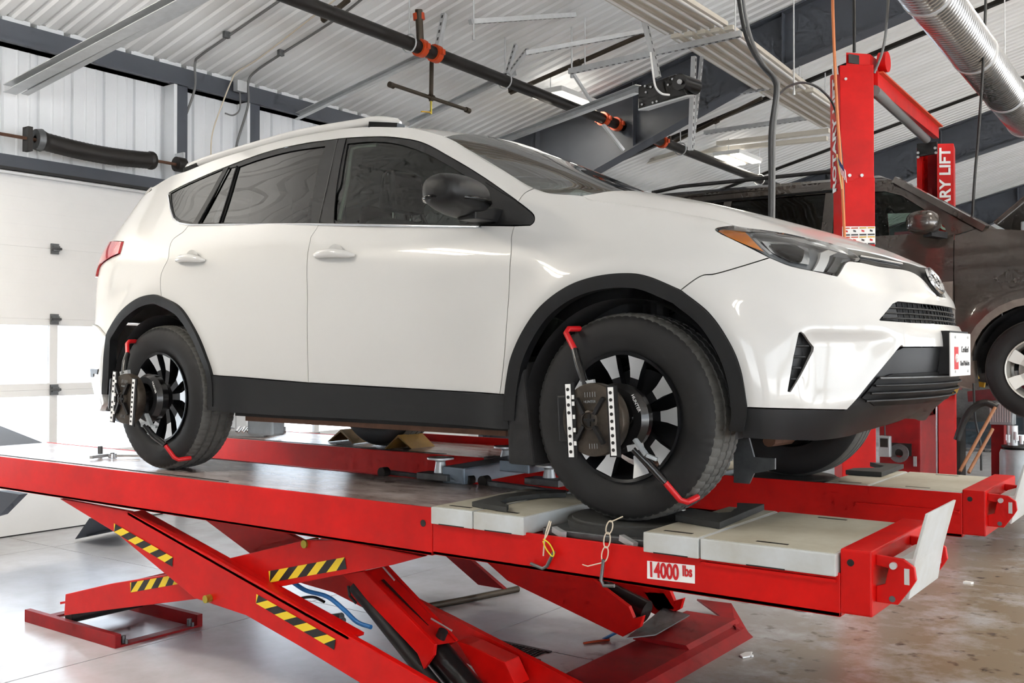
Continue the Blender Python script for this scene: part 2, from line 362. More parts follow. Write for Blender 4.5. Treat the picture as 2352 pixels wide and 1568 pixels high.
# the walls that close the hall, with their row of open bays
e = struct('wall_far', MB().box(-6.9, XW, YB, YB+.1, 0, 7), m_panel); e['label'] = 'white end wall of the hall'
mb = MB().box(XW, XW+.1, YF, YB, 3.4, 4.4); ys = [YF, -10.5, -6.8, -6.2, -2.5, -1.9, 1.8, 2.9, 6.6, 7.7, 11.4, 12.0, 15.7, 16.3, 20, YB]
for k in range(0, len(ys)-1, 2): mb.box(XW, XW+.1, ys[k], ys[k+1], 0, 3.4)
mb.box(XW, XW+.1, 20, YB, 0, 3.4); e = struct('wall_front', mb, m_panel); e['label'] = 'white front wall with a row of open bays'
mb = MB().prism([(-6.9, YF, 3.3), (XW+.1, YF, 3.3), (XW+.1, YF, 4.4), (XR, YF, 6.6), (-6.9, YF, 4.3)], (0, -.1, 0)); xs = [-6.9, 3.0, 6.8, XW+.1]
for k in range(0, len(xs)-1, 2): mb.box(xs[k], xs[k+1], YF-.1, YF, 0, 3.3)
e = struct('wall_near', mb, m_panel); e['label'] = 'white wall behind the viewer with one open bay'
tag(one('ground', 'pale ground outside the open bays', 'ground', MB().box(XW+.1, 60, YF, 60, -.3, -.06), m_ground), kind='structure')

# ---------------------------------------------------------------- car bodies: panels cut out of a smooth outer surface
def pchip_slopes(x,y):
    x=np.asarray(x,float);y=np.asarray(y,float);h=np.diff(x);d=np.diff(y,axis=0)/(h if y.ndim==1 else h[:,None])
    m=np.zeros_like(y)
    hh=h if y.ndim==1 else h[:,None]
    w1=2*hh[1:]+hh[:-1];w2=hh[1:]+2*hh[:-1]
    with np.errstate(divide='ignore',invalid='ignore'):
        mm=(w1+w2)/(w1/d[:-1]+w2/d[1:])
    mm=np.where(d[:-1]*d[1:]>0,mm,0.0)
    m[1:-1]=mm;m[0]=d[0];m[-1]=d[-1]
    return m
def hermite(x,y,m,q):
    x=np.asarray(x);i=np.clip(np.searchsorted(x,q)-1,0,len(x)-2)
    h=x[i+1]-x[i];t=np.clip((q-x[i])/h,-.5,1.5)
    return (2*t**3-3*t*t+1)*y[i]+(t**3-2*t*t+t)*h*m[i]+(-2*t**3+3*t*t)*y[i+1]+(t**3-t*t)*h*m[i+1]
def crom(P,n=24):
    P=np.asarray(P,float);Q=np.vstack([2*P[0]-P[1],P,2*P[-1]-P[-2]]);o=[]
    for i in range(1,len(Q)-2):
        for k in range(n):
            t=k/n;a,b,c,d=Q[i-1:i+3]
            o.append(.5*(2*b+(c-a)*t+(2*a-5*b+4*c-d)*t*t+(3*b-a-3*c+d)*t**3))
    o.append(P[-1]);return np.array(o)
HALF=[(-3.64,0),(-3.635,-.25),(-3.60,-.48),(-3.53,-.66),(-3.40,-.80),(-3.2,-.88),(-2.9,-.912),(-2.66,-.92),(-2.2,-.915),(-1.6,-.915),(-1,-.915),(-.5,-.915),(0,-.92),(.3,-.905),(.46,-.87),(.59,-.80),(.695,-.70),(.78,-.55),(.835,-.37),(.87,-.18),(.88,0)]
class Surf:
    # closed plan outline (s runs rear centre -> near side -> nose -> far side), inward offset table over (s,z)
    def __init__(S,half,zk,stations,bumps=(),dents=()):
        S.dents=dents
        full=list(half)+[(x,-y) for x,y in half[-2::-1]]
        S.P=crom(full);d=np.hypot(*np.diff(S.P,axis=0).T);S.A=np.r_[0,np.cumsum(d)];S.L=S.A[-1];S.sc=S.L/2
        S.zk=np.array(zk,float);S.bumps=bumps
        ss=[];tab=[]
        for (px,py),row in stations:
            i=np.argmin(np.hypot(S.P[:len(S.P)//2+1,0]-px,S.P[:len(S.P)//2+1,1]-py));ss.append(S.A[i]);tab.append(row)
        S.ss=np.array(ss);S.tab=np.array(tab,float)
        S.zs=np.array([pchip_slopes(S.zk,r) for r in S.tab])
    def plan(S,s):
        x=np.interp(s,S.A,S.P[:,0]);y=np.interp(s,S.A,S.P[:,1]);e=.03
        tx=np.interp(s+e,S.A,S.P[:,0])-np.interp(s-e,S.A,S.P[:,0]);ty=np.interp(s+e,S.A,S.P[:,1])-np.interp(s-e,S.A,S.P[:,1])
        l=np.hypot(tx,ty)+1e-12
        return x,y,-ty/l,tx/l      # inward normal (left of travel)
    def inset(S,s,z):
        s=np.asarray(s,float);z=np.asarray(z,float);sm=np.where(s>S.sc,2*S.sc-s,s)
        cols=np.array([hermite(S.zk,S.tab[i],S.zs[i],z) for i in range(len(S.ss))])   # stations x N
        m=pchip_slopes(S.ss,cols);N=cols.shape[1]
        i=np.clip(np.searchsorted(S.ss,sm)-1,0,len(S.ss)-2);j=np.arange(N)
        h=S.ss[i+1]-S.ss[i];t=np.clip((sm-S.ss[i])/h,0,1)
        return (2*t**3-3*t*t+1)*cols[i,j]+(t**3-2*t*t+t)*h*m[i,j]+(-2*t**3+3*t*t)*cols[i+1,j]+(t**3-t*t)*h*m[i+1,j]
    def pt(S,s,z,off=0.0):
        s=np.atleast_1d(np.asarray(s,float));z=np.atleast_1d(np.asarray(z,float))
        x,y,nx,ny=S.plan(s);d=S.inset(s,z)-off
        for cx,cz,r,w,a in S.bumps:
            q=np.hypot(x-cx,z-cz)-r
            d=d-a*np.exp(-(q/w)**2)*(np.abs(ny)>.6)*np.clip((np.abs(ny)-.6)/.3,0,1)
        sm=np.where(s>S.sc,2*S.sc-s,s);g=lambda t:1/(1+np.exp(-np.clip(t,-40,40)))
        for s0,s1,z0,z1,a,e in S.dents:
            d=d+a*g((sm-s0)/e)*g((s1+(z-z0)*.75-sm)/.025)*g((z-z0)/.028)*g((z1-z)/.006)
        return np.stack([x+nx*d,y+ny*d,z],-1)
    def s_of_x(S,x):   # near side
        h=len(S.P)//2+1;return float(np.interp(x,S.P[h//4:h,0],S.A[h//4:h])) if False else float(np.interp(x,S.P[:h,0],S.A[:h]))
ZK=[.15,.25,.31,.45,.60,.75,.88,.96,1.02,1.08,1.14,1.22,1.35,1.50,1.58,1.66]
ST=[((-3.64,0),      [.16,.06,.04,.0,.0,.03,.04,.05,.06,.08,.11,.15,.22,.33,.42,.55]),
    ((-3.53,-.66),   [.16,.06,.04,.0,.0,.02,.03,.035,.04,.05,.07,.11,.19,.30,.38,.48]),
    ((-3.2,-.88),    [.14,.06,.04,.02,.01,.01,.01,.015,.022,.036,.06,.105,.185,.275,.33,.42]),
    ((-2.66,-.92),   [.12,.06,.05,.035,.015,.005,.0,.005,.015,.03,.06,.10,.165,.235,.275,.34]),
    ((-2.0,-.915),   [.12,.06,.045,.035,.015,.003,.0,.004,.014,.03,.055,.095,.16,.23,.27,.34]),
    ((-1.2,-.915),   [.12,.06,.045,.035,.015,.003,.002,.008,.022,.048,.08,.115,.175,.24,.285,.37]),
    ((-.6,-.915),    [.12,.06,.045,.035,.015,.003,.004,.014,.03,.058,.095,.135,.20,.27,.33,.42]),
    ((-.2,-.92),     [.12,.06,.045,.03,.012,.002,.006,.02,.042,.08,.13,.20,.30,.40,.47,.55]),
    ((.1,-.92),      [.12,.05,.035,.02,.01,.004,.012,.035,.07,.15,.28,.40,.5,.6,.7,.8]),
    ((.3,-.905),     [.12,.05,.03,.015,.008,.006,.025,.06,.13,.28,.42,.5,.6,.7,.8,.9]),
    ((.46,-.87),     [.13,.06,.03,.005,.0,.01,.045,.10,.22,.38,.48,.6,.7,.8,.9,1.]),
    ((.695,-.70),    [.18,.11,.07,.012,.005,.025,.08,.17,.28,.42,.5,.6,.7,.8,.9,1.]),
    ((.80,-.50),     [.32,.20,.13,.025,.005,.025,.09,.17,.28,.42,.5,.6,.7,.8,.9,1.]),
    ((.88,0),        [.45,.30,.20,.03,.0,.03,.09,.17,.28,.42,.5,.6,.7,.8,.9,1.])]
CAR=Surf(HALF,ZK,ST,bumps=[(0,.355,.50,.09,.022),(-2.66,.355,.51,.09,.020)],dents=[(4.935,5.13,.445,.640,.026,.012),(5.30,6.2,.40,.672,-.012,.03),(5.20,6.2,.762,.80,-.010,.04)])

CV=dict(
 roof=[(1.263,1.513),(1.354,1.534),(1.528,1.542),(1.712,1.572),(2.016,1.61),(2.34,1.636),(2.716,1.626),(2.969,1.589),(3.097,1.566),(3.308,1.498),(3.452,1.424),(3.632,1.326),(3.777,1.244),(3.839,1.213)],
 hoodseam=[(3.839,1.213),(3.919,1.186),(4.057,1.164),(4.11,1.14),(4.321,1.102),(4.498,1.06),(4.618,1.031),(4.678,1.014)],
 dlotop=[(1.428,1.43),(1.594,1.466),(1.855,1.521),(2.151,1.57),(2.392,1.582),(2.577,1.577),(2.705,1.571),(2.859,1.556),(3.0,1.535),(3.193,1.484),(3.388,1.389),(3.574,1.289),(3.735,1.194),(3.787,1.162)],
 dlotip=[(3.787,1.162),(3.867,1.112),(3.891,1.091),(3.898,1.07),(3.887,1.058)],
 belt=[(3.887,1.058),(3.813,1.062),(2.734,1.155),(1.784,1.226)],
 dlorear=[(1.784,1.226),(1.679,1.249),(1.612,1.273),(1.541,1.329),(1.428,1.43)],
 apseam=[(3.839,1.213),(3.804,1.195),(3.787,1.162)],
 lamptop=[(4.678,1.014),(4.75,1.005),(4.968,0.985),(5.137,0.96),(5.226,0.942)],
 lamptip=[(5.226,0.942),(5.272,0.906),(5.224,0.889),(5.158,0.885),(5.08,0.834)],
 lampbot=[(5.08,0.834),(5.012,0.845),(4.903,0.864),(4.825,0.893)],
 lampout=[(4.825,0.893),(4.723,0.943),(4.638,0.981)],
 lampback=[(4.638,0.981),(4.614,0.997),(4.627,1.005),(4.678,1.014)],
 amber=[(4.623,0.991),(4.638,0.998),(4.728,0.991),(4.808,0.912),(4.756,0.93),(4.667,0.967)],
 lens=[(4.747,0.997),(4.957,0.977),(5.116,0.954),(5.202,0.938),(5.251,0.905),(5.156,0.892),(5.073,0.842),(5.015,0.853),(4.909,0.872),(4.832,0.898)],
 bumpseam=[(4.825,0.893),(4.709,0.859),(4.638,0.84),(4.595,0.834),(4.533,0.789)],
 archf1=[(4.533,0.789),(4.414,0.839),(4.319,0.853),(4.208,0.845),(4.1,0.814),(3.993,0.75),(3.908,0.66),(3.85,0.569),(3.822,0.495),(3.806,0.428)],
 archf2=[(4.533,0.789),(4.628,0.712),(4.692,0.618),(4.727,0.528),(4.746,0.409)],
 doorf=[(3.773,0.429),(3.812,0.6),(3.826,0.805),(3.826,0.957),(3.816,1.016),(3.814,1.061)],
 doorm=[(2.71,0.453),(2.726,0.603),(2.739,0.844),(2.72,1.062),(2.715,1.092),(2.73,1.131),(2.734,1.155)],
 silltop=[(2.076,0.479),(2.71,0.453),(3.773,0.429),(3.806,0.428)],
 sillbot=[(3.819,0.298),(3.739,0.297),(3.302,0.304),(2.384,0.301),(2.008,0.309)],
 archr1=[(2.076,0.479),(2.032,0.606),(1.967,0.712),(1.869,0.808),(1.724,0.862)],
 archr2=[(1.724,0.862),(1.656,0.873),(1.53,0.855),(1.367,0.791),(1.244,0.701),(1.22,0.668)],
 archr3=[(1.22,0.668),(1.16,0.468),(1.131,0.366)],
 doorr=[(1.724,0.862),(1.69,0.959),(1.697,1.007),(1.718,1.059),(1.69,1.146),(1.753,1.19),(1.777,1.227)],
 tail=[(1.246,1.174),(1.298,1.11),(1.179,1.092),(1.051,1.053),(1.025,1.016),(0.98,1.104),(0.952,1.166)],
 dpillar=[(1.252,1.448),(1.252,1.308),(1.243,1.176)],
 bumpw=[(4.746,0.409),(5.099,0.398)],
 lowgr=[(5.099,0.398),(5.307,0.591),(5.34,0.602),(5.528,0.605)],
 ugr=[(5.706,0.751),(5.498,0.751),(5.346,0.755),(5.314,0.748),(5.231,0.691),(5.411,0.687),(5.61,0.679)],
 barbot=[(5.244,0.889),(5.361,0.879),(5.56,0.876),(5.69,0.848),(5.691,0.807)],
 bartop=[(5.226,0.942),(5.443,0.929),(5.656,0.907)],
 fog=[(4.917,0.649),(4.927,0.642),(4.967,0.601),(4.965,0.589),(4.88,0.46),(4.873,0.461),(4.893,0.571),(4.911,0.646)],
 qglass=[(1.453,1.425),(1.859,1.514),(1.794,1.237),(1.662,1.262),(1.605,1.288),(1.55,1.333)],
 rg1=[(1.89,1.512),(1.955,1.517),(2.005,1.22),(1.862,1.229)],
 rg2=[(1.98,1.514),(2.576,1.546),(2.588,1.405),(2.682,1.17),(2.03,1.218)],
 fglass=[(2.725,1.539),(2.873,1.529),(3.028,1.5),(3.212,1.436),(3.404,1.343),(3.561,1.255),(3.684,1.173),(3.801,1.086),(3.807,1.073),(2.846,1.157),(2.775,1.343)],
 bpill=[(2.577,1.577),(2.705,1.571),(2.755,1.345),(2.827,1.148),(2.681,1.162),(2.612,1.339)],
 sail=[(3.584,1.278),(3.787,1.162),(3.867,1.112),(3.891,1.091),(3.898,1.07),(3.887,1.058),(3.642,1.077),(3.647,1.162)],
 dmid=[(2.646,1.572),(2.669,1.354),(2.734,1.155)],
 handler=[(1.783,1.042),(1.898,1.061),(2.02,1.044),(2.023,1.022),(1.913,1.013),(1.803,1.023)],
 handlef=[(2.762,1.001),(2.836,1.031),(3.024,1.005),(3.027,0.982),(2.903,0.976),(2.774,0.985)])

def inpoly(P, poly):
    x, y = P[:, 0], P[:, 1]; q = np.asarray(poly); r = np.zeros(len(P), bool); j = len(q)-1
    for i in range(len(q)):
        xi, yi = q[i]; xj, yj = q[j]
        c = ((yi > y) != (yj > y)) & (x < (xj-xi)*(y-yi)/(yj-yi+1e-15)+xi); r ^= c; j = i
    return r
def loop(*segs):
    o = []
    for s in segs:
        s = crv(s, 8) if len(s) > 2 else list(s)
        if o and np.hypot(o[-1][0]-s[0][0], o[-1][1]-s[0][1]) < 1e-4: s = s[1:]
        o += [tuple(map(float, p)) for p in s]
    if np.hypot(o[0][0]-o[-1][0], o[0][1]-o[-1][1]) < 1e-4: o.pop()
    return o
def respace(p, d):
    o = []
    for i in range(len(p)):
        a = np.array(p[i]); b = np.array(p[(i+1) % len(p)]); n = max(1, int(np.ceil(np.hypot(*(b-a))/d)))
        for k in range(n): o.append(a+(b-a)*k/n)
    q = [o[0]]
    for z in o[1:]:
        if np.hypot(*(z-q[-1])) > d*.2: q.append(z)
    if np.hypot(*(q[0]-q[-1])) < d*.2: q.pop()
    return np.array(q)
def shrink(p, g):
    if g == 0: return p
    a = np.roll(p, 1, 0); b = np.roll(p, -1, 0); t = b-a; t /= np.hypot(t[:, 0], t[:, 1])[:, None]+1e-12
    ar = .5*np.sum(p[:, 0]*b[:, 1]-b[:, 0]*p[:, 1]); n = np.stack([-t[:, 1], t[:, 0]], 1)*(1 if ar > 0 else -1)
    return p+n*g
def fill2d(outer, holes=(), grid=.03, gap=.002):
    bl = [shrink(respace(outer, grid*.55), gap)]+[shrink(respace(h, grid*.5), -gap) for h in holes]
    pts = []; ed = []
    for b in bl:
        n0 = len(pts); pts += [tuple(p) for p in b]; ed += [(n0+i, n0+(i+1) % len(b)) for i in range(len(b))]
    A = np.array(pts); lo = A.min(0); hi = A.max(0)
    gx = np.arange(lo[0]+grid*.5, hi[0], grid); gy = np.arange(lo[1]+grid*.5, hi[1], grid)
    if len(gx) and len(gy):
        G = np.stack(np.meshgrid(gx, gy, indexing='ij'), -1).reshape(-1, 2)
        m = inpoly(G, bl[0])
        for h in bl[1:]: m &= ~inpoly(G, h)
        G = G[m]
        if len(G):
            d = np.full(len(G), 9.0)
            for k in range(0, len(A), 400): d = np.minimum(d, np.sqrt(((G[:, None, :]-A[None, k:k+400])**2).sum(-1)).min(1))
            pts += [tuple(p) for p in G[d > grid*.45]]
    vs, _, fs, *_r = delaunay_2d_cdt([Vector(p) for p in pts], ed, [], 0, 1e-7)
    Vv = np.array([tuple(v) for v in vs]); F = np.array([tuple(f) for f in fs if len(f) == 3])
    c = Vv[F].mean(1); m = inpoly(c, bl[0])
    for h in bl[1:]: m &= ~inpoly(c, h)
    return Vv, F[m]
def shell(name, P, Pin, F, material, parent, sharp=38, flip=False, mirror=False):
    """outer points P, inner points Pin along the rim; makes one mesh object (or one per side when mirror)"""
    from collections import Counter
    ec = Counter(); 
    for f in F:
        for i in range(3): ec[tuple(sorted((f[i], f[(i+1) % 3])))] += 1
    fs = [tuple(int(q) for q in f) for f in F]; vs = [tuple(p) for p in P]
    if Pin is not None:
        idx = {}
        def inn(i):
            if i not in idx: idx[i] = len(vs); vs.append(tuple(Pin[i]))
            return idx[i]
        for f in F:
            for i in range(3):
                a, b = int(f[i]), int(f[(i+1) % 3])
                if ec[tuple(sorted((a, b)))] == 1: fs.append((b, a, inn(a), inn(b)))
    objs = []
    for sgn in ((1, -1) if mirror else (1,)):
        mb = MB(); mb.add([(x, y*sgn, z) for x, y, z in vs], fs if sgn == 1 else [tuple(reversed(f)) for f in fs])
        me = bpy.data.meshes.new(name); o0 = wloc(parent)
        me.from_pydata([tuple(V(p)-o0) for p in mb.v], [], mb.f); me.materials.append(material)
        me.polygons.foreach_set('use_smooth', [True]*len(me.polygons)); me.update(); me.set_sharp_from_angle(angle=math.radians(sharp))
        o = bpy.data.objects.new(name, me); COL.objects.link(o); o.parent = parent; objs.append(o)
    return objs[0]
ZB = .95                                            # runway height under the tyres
def on(S, s, z, off=0.0): return S.pt(s, z, off)+np.array(S.base)
def panel(name, outer, material, parent, holes=(), off=0.0, thick=.014, grid=.03, gap=.002, S=None, mirror=True, sharp=38):
    S = S or CAR
    Q, F = fill2d(outer, holes, grid, gap)
    P = on(S, Q[:, 0], Q[:, 1], off); Pi = on(S, Q[:, 0], Q[:, 1], off-thick) if thick else None
    return shell(name, P, Pi, F, material, parent, sharp, mirror=mirror)
def tps(ctrl):
    c = np.array(ctrl, float); n = len(c)
    def k(a, b): d = ((a[:, None, :]-b[None])**2).sum(-1); return np.where(d > 1e-12, d*np.log(d+1e-300), 0)
    A = np.zeros((n+3, n+3)); A[:n, :n] = k(c[:, :2], c[:, :2])+np.eye(n)*1e-4; A[:n, n] = 1; A[:n, n+1:] = c[:, :2]; A[n:, :n] = A[:n, n:].T
    w = np.linalg.solve(A, np.r_[c[:, 2], 0, 0, 0])
    return lambda q: k(np.asarray(q, float), c[:, :2])@w[:n]+w[n]+np.asarray(q, float)@w[n+1:]
def top_panel(name, outer, ctrl, material, parent, thick=.012, grid=.04, base=(0, 0, ZB), off=0.0, gap=.002):
    Q, F = fill2d(outer, (), grid, gap); z = tps(ctrl)(Q)+off
    P = np.c_[Q, z]+np.array(base); return shell(name, P, P-np.array([0, 0, thick]) if thick else None, F, material, parent)
def sym(c): return [tuple(p) for p in c]+[(p[0], -p[1], p[2]) for p in c if abs(p[1]) > 1e-6]
def xyz(curve): return [tuple(CAR.pt(s, z)[0]) for s, z in curve]

# ---------------------------------------------------------------- wheels
def tyre_mesh(mb, c, R, rr, wd, nseg=144, ax=-1):
    """tyre round the y axis; grooved tread and shoulder sipes; outer face towards ax*y"""
    h = wd/2; prof = [(-h*.80, rr), (-h*.98, rr+(R-rr)*.28), (-h, rr+(R-rr)*.52), (-h*.96, R-.030), (-h*.86, R-.012), (-h*.74, R-.004), (-h*.50, R), (-h*.47, R-.008), (-h*.41, R-.008), (-h*.38, R), (-h*.05, R+.001), (-h*.03, R-.008), (h*.03, R-.008), (h*.05, R+.001), (h*.38, R), (h*.41, R-.008), (h*.47, R-.008), (h*.50, R), (h*.74, R-.004), (h*.86, R-.012), (h*.96, R-.030), (h, rr+(R-rr)*.52), (h*.98, rr+(R-rr)*.28), (h*.80, rr)]
    n = len(prof); vs = []; fs = []; ms = []
    for j in range(nseg*2):
        a = 2*PI*j/(nseg*2); gr = nseg > 100 and (j % 4 == 0)
        for i, (t, r) in enumerate(prof):
            if gr and (i in (4, 5, 6, 17, 18, 19)): r -= .0038
            if nseg > 100 and (j % 4 == 2) and i in (9, 10, 13, 14): r -= .003
            vs.append((c[0]+r*math.sin(a), c[1]+t, c[2]+r*math.cos(a)))
    N = nseg*2; base = len(mb.v)
    for j in range(N):
        for i in range(n-1):
            fs.append((j*n+i, j*n+i+1, ((j+1) % N)*n+i+1, ((j+1) % N)*n+i)); ms.append(1 if 4 <= i <= 18 else 0)
    mb.add(vs, fs); mb.m[-len(ms):] = ms
def spoked_wheel(car, c, side, R=.362, rr=.222, wd=.222, style='pair', mt=None, far=False):
    """c = centre of the tyre's outer face, side -1 faces -y"""
    cy = c[1]-side*wd/2; cen = (c[0], cy, c[2]); yo = c[1]
    f = lambda t: -side*t                            # distance in from the outer face
    b = MB().lathe((c[0], yo, c[2]), (0, -side, 0), [(.012, rr+.006), (.006, rr+.004), (.010, rr-.006), (.030, rr-.014), (.19, rr-.03), (.205, rr-.01)], 48)
    b.lathe((c[0], yo, c[2]), (0, -side, 0), [(.15, .0), (.15, .13), (.155, .165), (.17, .17)], 40)
    w = b.build('wheel', m_alloyd if mt is None else m_silverw, car, smooth=40)
    t = MB(); tyre_mesh(t, cen, R, rr, wd, 144 if side < 0 and not far else 48); t.build('tyre', [m_rubber, m_tread], w, smooth=35)
    if style == 'pair': angs = [math.radians(90+72*k+d) for k in range(5) for d in (-15.5, 15.5)]
    else: angs = [math.radians(90+60*k) for k in range(6)]
    for a in angs:
        ca, sa = math.cos(a), math.sin(a)
        def pt(r, u, d): return (c[0]+ca*r-sa*u, yo+f(d), c[2]+sa*r+ca*u)
        s = MB(); wI, wM, wO = (.013, .017, .033) if style == 'pair' else (.03, .035, .05)
        rs = [(.05, wI, .045), (.138, wM, .036), (.168, wM*1.25, .028), (rr-.010, wO, .014)]
        for (r0, u0, d0), (r1, u1, d1) in zip(rs[:-1], rs[1:]):
            s.cur = 1 if (r0 > .10 or mt is not None) else 0; s.add([pt(r0, -u0, d0), pt(r0, u0, d0), pt(r1, u1, d1), pt(r1, -u1, d1)], [(0, 1, 2, 3)])
            s.cur = 0; s.add([pt(r0, -u0, d0), pt(r1, -u1, d1), pt(r1, -u1*.8, d1+.04), pt(r0, -u0*.8, d0+.04), pt(r0, u0, d0), pt(r1, u1, d1), pt(r1, u1*.8, d1+.04), pt(r0, u0*.8, d0+.04)], [(0, 1, 2, 3), (4, 5, 6, 7), (3, 2, 6, 7)])
        s.build('spoke', [m_alloyd, m_alloy] if mt is None else [m_silverw, m_silverw], w)
    MB().lathe((c[0], yo, c[2]), (0, -side, 0), [(.030, 0), (.030, .03), (.034, .034), (.045, .075), (.09, .085)], 28).build('hub', m_alloyd if mt is None else m_silverw, w, smooth=30)
    return w

# ---------------------------------------------------------------- the white car
CAR.base = (0, 0, ZB); sc = CAR.sc
car = thing('car', 'white compact SUV with black lower cladding standing on the red alignment lift', 'car', (-1.3, 0, ZB))
def half(pts): return [(2*sc-s, z) for s, z in reversed(pts)]
c = CV
rv = lambda k: c[k][::-1]
# rear end (s runs from the middle of the tailgate)
rearq = [(.72, 1.20), (.80, 1.30), (.93, 1.40), (1.06, 1.46)]
dp = [(1.15, 1.475), c['roof'][0]]
panel('quarter_panel', loop(c['doorr'][::-1], c['archr2'], [c['archr2'][-1], (1.13, .70), (1.0, .735), (.72, .75)], [(.72, .75), (.74, 1.02)], [(.74, 1.02), (.93, 1.0), (.98, 1.055), (1.13, 1.09), (1.235, 1.108)], [(1.235, 1.108), (1.205, 1.178)], [(1.205, 1.178), (1.0, 1.195), (.72, 1.20)], rearq, [rearq[-1]]+dp, c['roof'], c['apseam'], c['dlotop'][::-1], c['dlorear'][::-1]), m_white, car)
panel('tail_lamp', loop([(.74, 1.02), (.93, 1.0), (.98, 1.055), (1.13, 1.09), (1.235, 1.108)], [(1.235, 1.108), (1.205, 1.178)], [(1.205, 1.178), (1.0, 1.195), (.72, 1.20)], [(.72, 1.20), (.74, 1.02)]), m_redlens, car, off=.012, thick=.03)
panel('tailgate', [(.02, .76), (.72, .76), (.72, 1.2), (.8, 1.30), (.93, 1.40), (1.06, 1.46), (.9, 1.52), (.4, 1.53), (.02, 1.53)], m_white, car, grid=.05)
panel('rear_bumper', loop([(.02, .25), (.7, .25), (1.10, .30), (1.131, .366)], c['archr3'][::-1], [c['archr2'][-1], (1.13, .70), (1.0, .735), (.72, .75)], [(.72, .75), (.02, .75)]), m_white, car, off=.012, thick=.03)
panel('bumper_strip', loop([(.02, .45), (.9, .45), (1.0, .47), (1.10, .47)], [(1.10, .47), (1.12, .50)], [(1.12, .50), (.9, .50), (.02, .50)]), m_black, car, off=.016)
panel('rear_door', loop(c['doorr'], [c['doorr'][-1], (1.785, 1.226), (2.734, 1.155)], c['doorm'][::-1], [c['doorm'][0], c['silltop'][0]], c['archr1']), m_white, car)
panel('front_door', loop(c['doorf'], [c['doorf'][-1], (2.734, 1.155)], c['doorm'][::-1], [c['doorm'][0], c['doorf'][0]]), m_white, car)
panel('fender', loop(c['doorf'], [c['doorf'][-1], c['dlotip'][-1]], c['dlotip'][::-1], c['apseam'][::-1], c['hoodseam'], c['lampback'][::-1], c['lampout'][::-1], c['bumpseam'], c['archf1'], [c['archf1'][-1], c['doorf'][0]]), m_white, car, grid=.024)
# front bumper, one piece round the nose
bb = [(5.244, .889), (5.361, .879), (5.56, .876), (5.66, .85), (5.715, .79)]
hb = loop(c['bumpseam'][::-1], [c['bumpseam'][0], (4.903, .864), (5.012, .845), (5.08, .834)], [(5.08, .834), (5.158, .885), (5.224, .889)], bb) 
lw = loop(c['archf2'], c['bumpw'], c['lowgr'])       # lower edge to the number plate
lowerpath = [c['bumpseam'][-1]]
loA = crv(c['archf2'], 8); loB = list(c['bumpw']); loC = crv(c['lowgr'][:3], 4)+[(sc, .605)]
up = [p for p in hb]
low = list(loA)+loB[1:]+loC[1:]
# closed outline: up (near seam -> nose), mirrored up (nose -> far seam), mirrored low back to the near seam
outl = up+[(2*sc-s, z) for s, z in reversed(up)]+[(2*sc-s, z) for s, z in low[1:]]+[p for p in reversed(low[1:-1])]
ug = [(sc, .755), (5.507, .753), (5.353, .755), (5.318, .746), (5.231, .691), (5.414, .687), (sc, .680)]
ugl = ug[1:-1]; ugf = [(2*sc-s, z) for s, z in reversed(ugl)]
fogm = [(2*sc-s, z) for s, z in c['fog']]
panel('front_bumper', outl, m_white, car, holes=[ugl+ugf, c['fog'], fogm], grid=.014, mirror=False, thick=.02)
# upper grille mouth
panel('grille_backing', ugl+ugf, m_bar, car, off=-.05, thick=0, mirror=False)
for z in (.700, .717, .735):
    MB().tube([tuple(on(CAR, s, z, -.012)[0]) for s in np.linspace(5.25+(z-.69)*1.3, 2*sc-5.25-(z-.69)*1.3, 40)], .0035, 6).build('grille_bar', m_black, car)
for s in np.linspace(5.37, 2*sc-5.37, 22):
    MB().tube([tuple(on(CAR, s, z, -.016)[0]) for z in (.686, .754)], .003, 6).build('grille_upright', m_black, car)
panel('grille_flank', [(5.25, .694), (5.32, .745), (5.36, .752), (5.37, .690)], m_black, car, off=-.015, thick=.02)
# corner vents
panel('corner_vent', c['fog'], m_black, car, off=-.03, thick=0, grid=.015)
for z in (.50, .535, .57, .605):
    a, b = np.interp(z, [.46, .60], [4.880, 4.952]), np.interp(z, [.46, .65], [4.876, 4.905])
    for sg in (1, -1): MB().tube([tuple((on(CAR, s, z, -.008)[0])*np.array([1, sg, 1])) for s in (b, a)], .004, 6).build('vent_slat', m_black, car)
# slim gloss-black bar under the bonnet, with chrome strip and emblem
bt = [(5.226, .942), (5.443, .929), (5.60, .915), (sc, .905)]
barp = loop([(5.226, .942), (5.26, .906), (5.244, .889)], bb); barp = barp+[(2*sc-s, z) for s, z in reversed(barp)]
tops = crv(bt, 6); tops = tops+[(2*sc-s, z) for s, z in reversed(tops[:-1])]
panel('upper_grille', barp+[p for p in reversed(tops[1:-1])], m_bar, car, off=-.006, mirror=False, grid=.02)
for sg in (1, -1): MB().tube([tuple(on(CAR, s, z, .000)[0]*np.array([1, sg, 1])) for s, z in [(5.27, .912), (5.40, .906), (5.55, .900)]], .005, 6).build('chrome_strip', m_chrome, car)
emb = MB(); ec = on(CAR, sc, .850, .012)[0]; tz = V((-.45, 0, .9)).normalized(); ty = V((0, 1, 0))
def ell(a, b, dz, r): emb.tube([V(ec)+ty*a*math.cos(t)+tz*(b*math.sin(t)+dz) for t in np.linspace(0, 2*PI, 33)[:-1]], r, 6, closed=True)
ell(.072, .049, 0, .008); ell(.026, .047, 0, .006); ell(.050, .017, .020, .006)
emb.build('emblem', m_chrome, car, smooth=40)
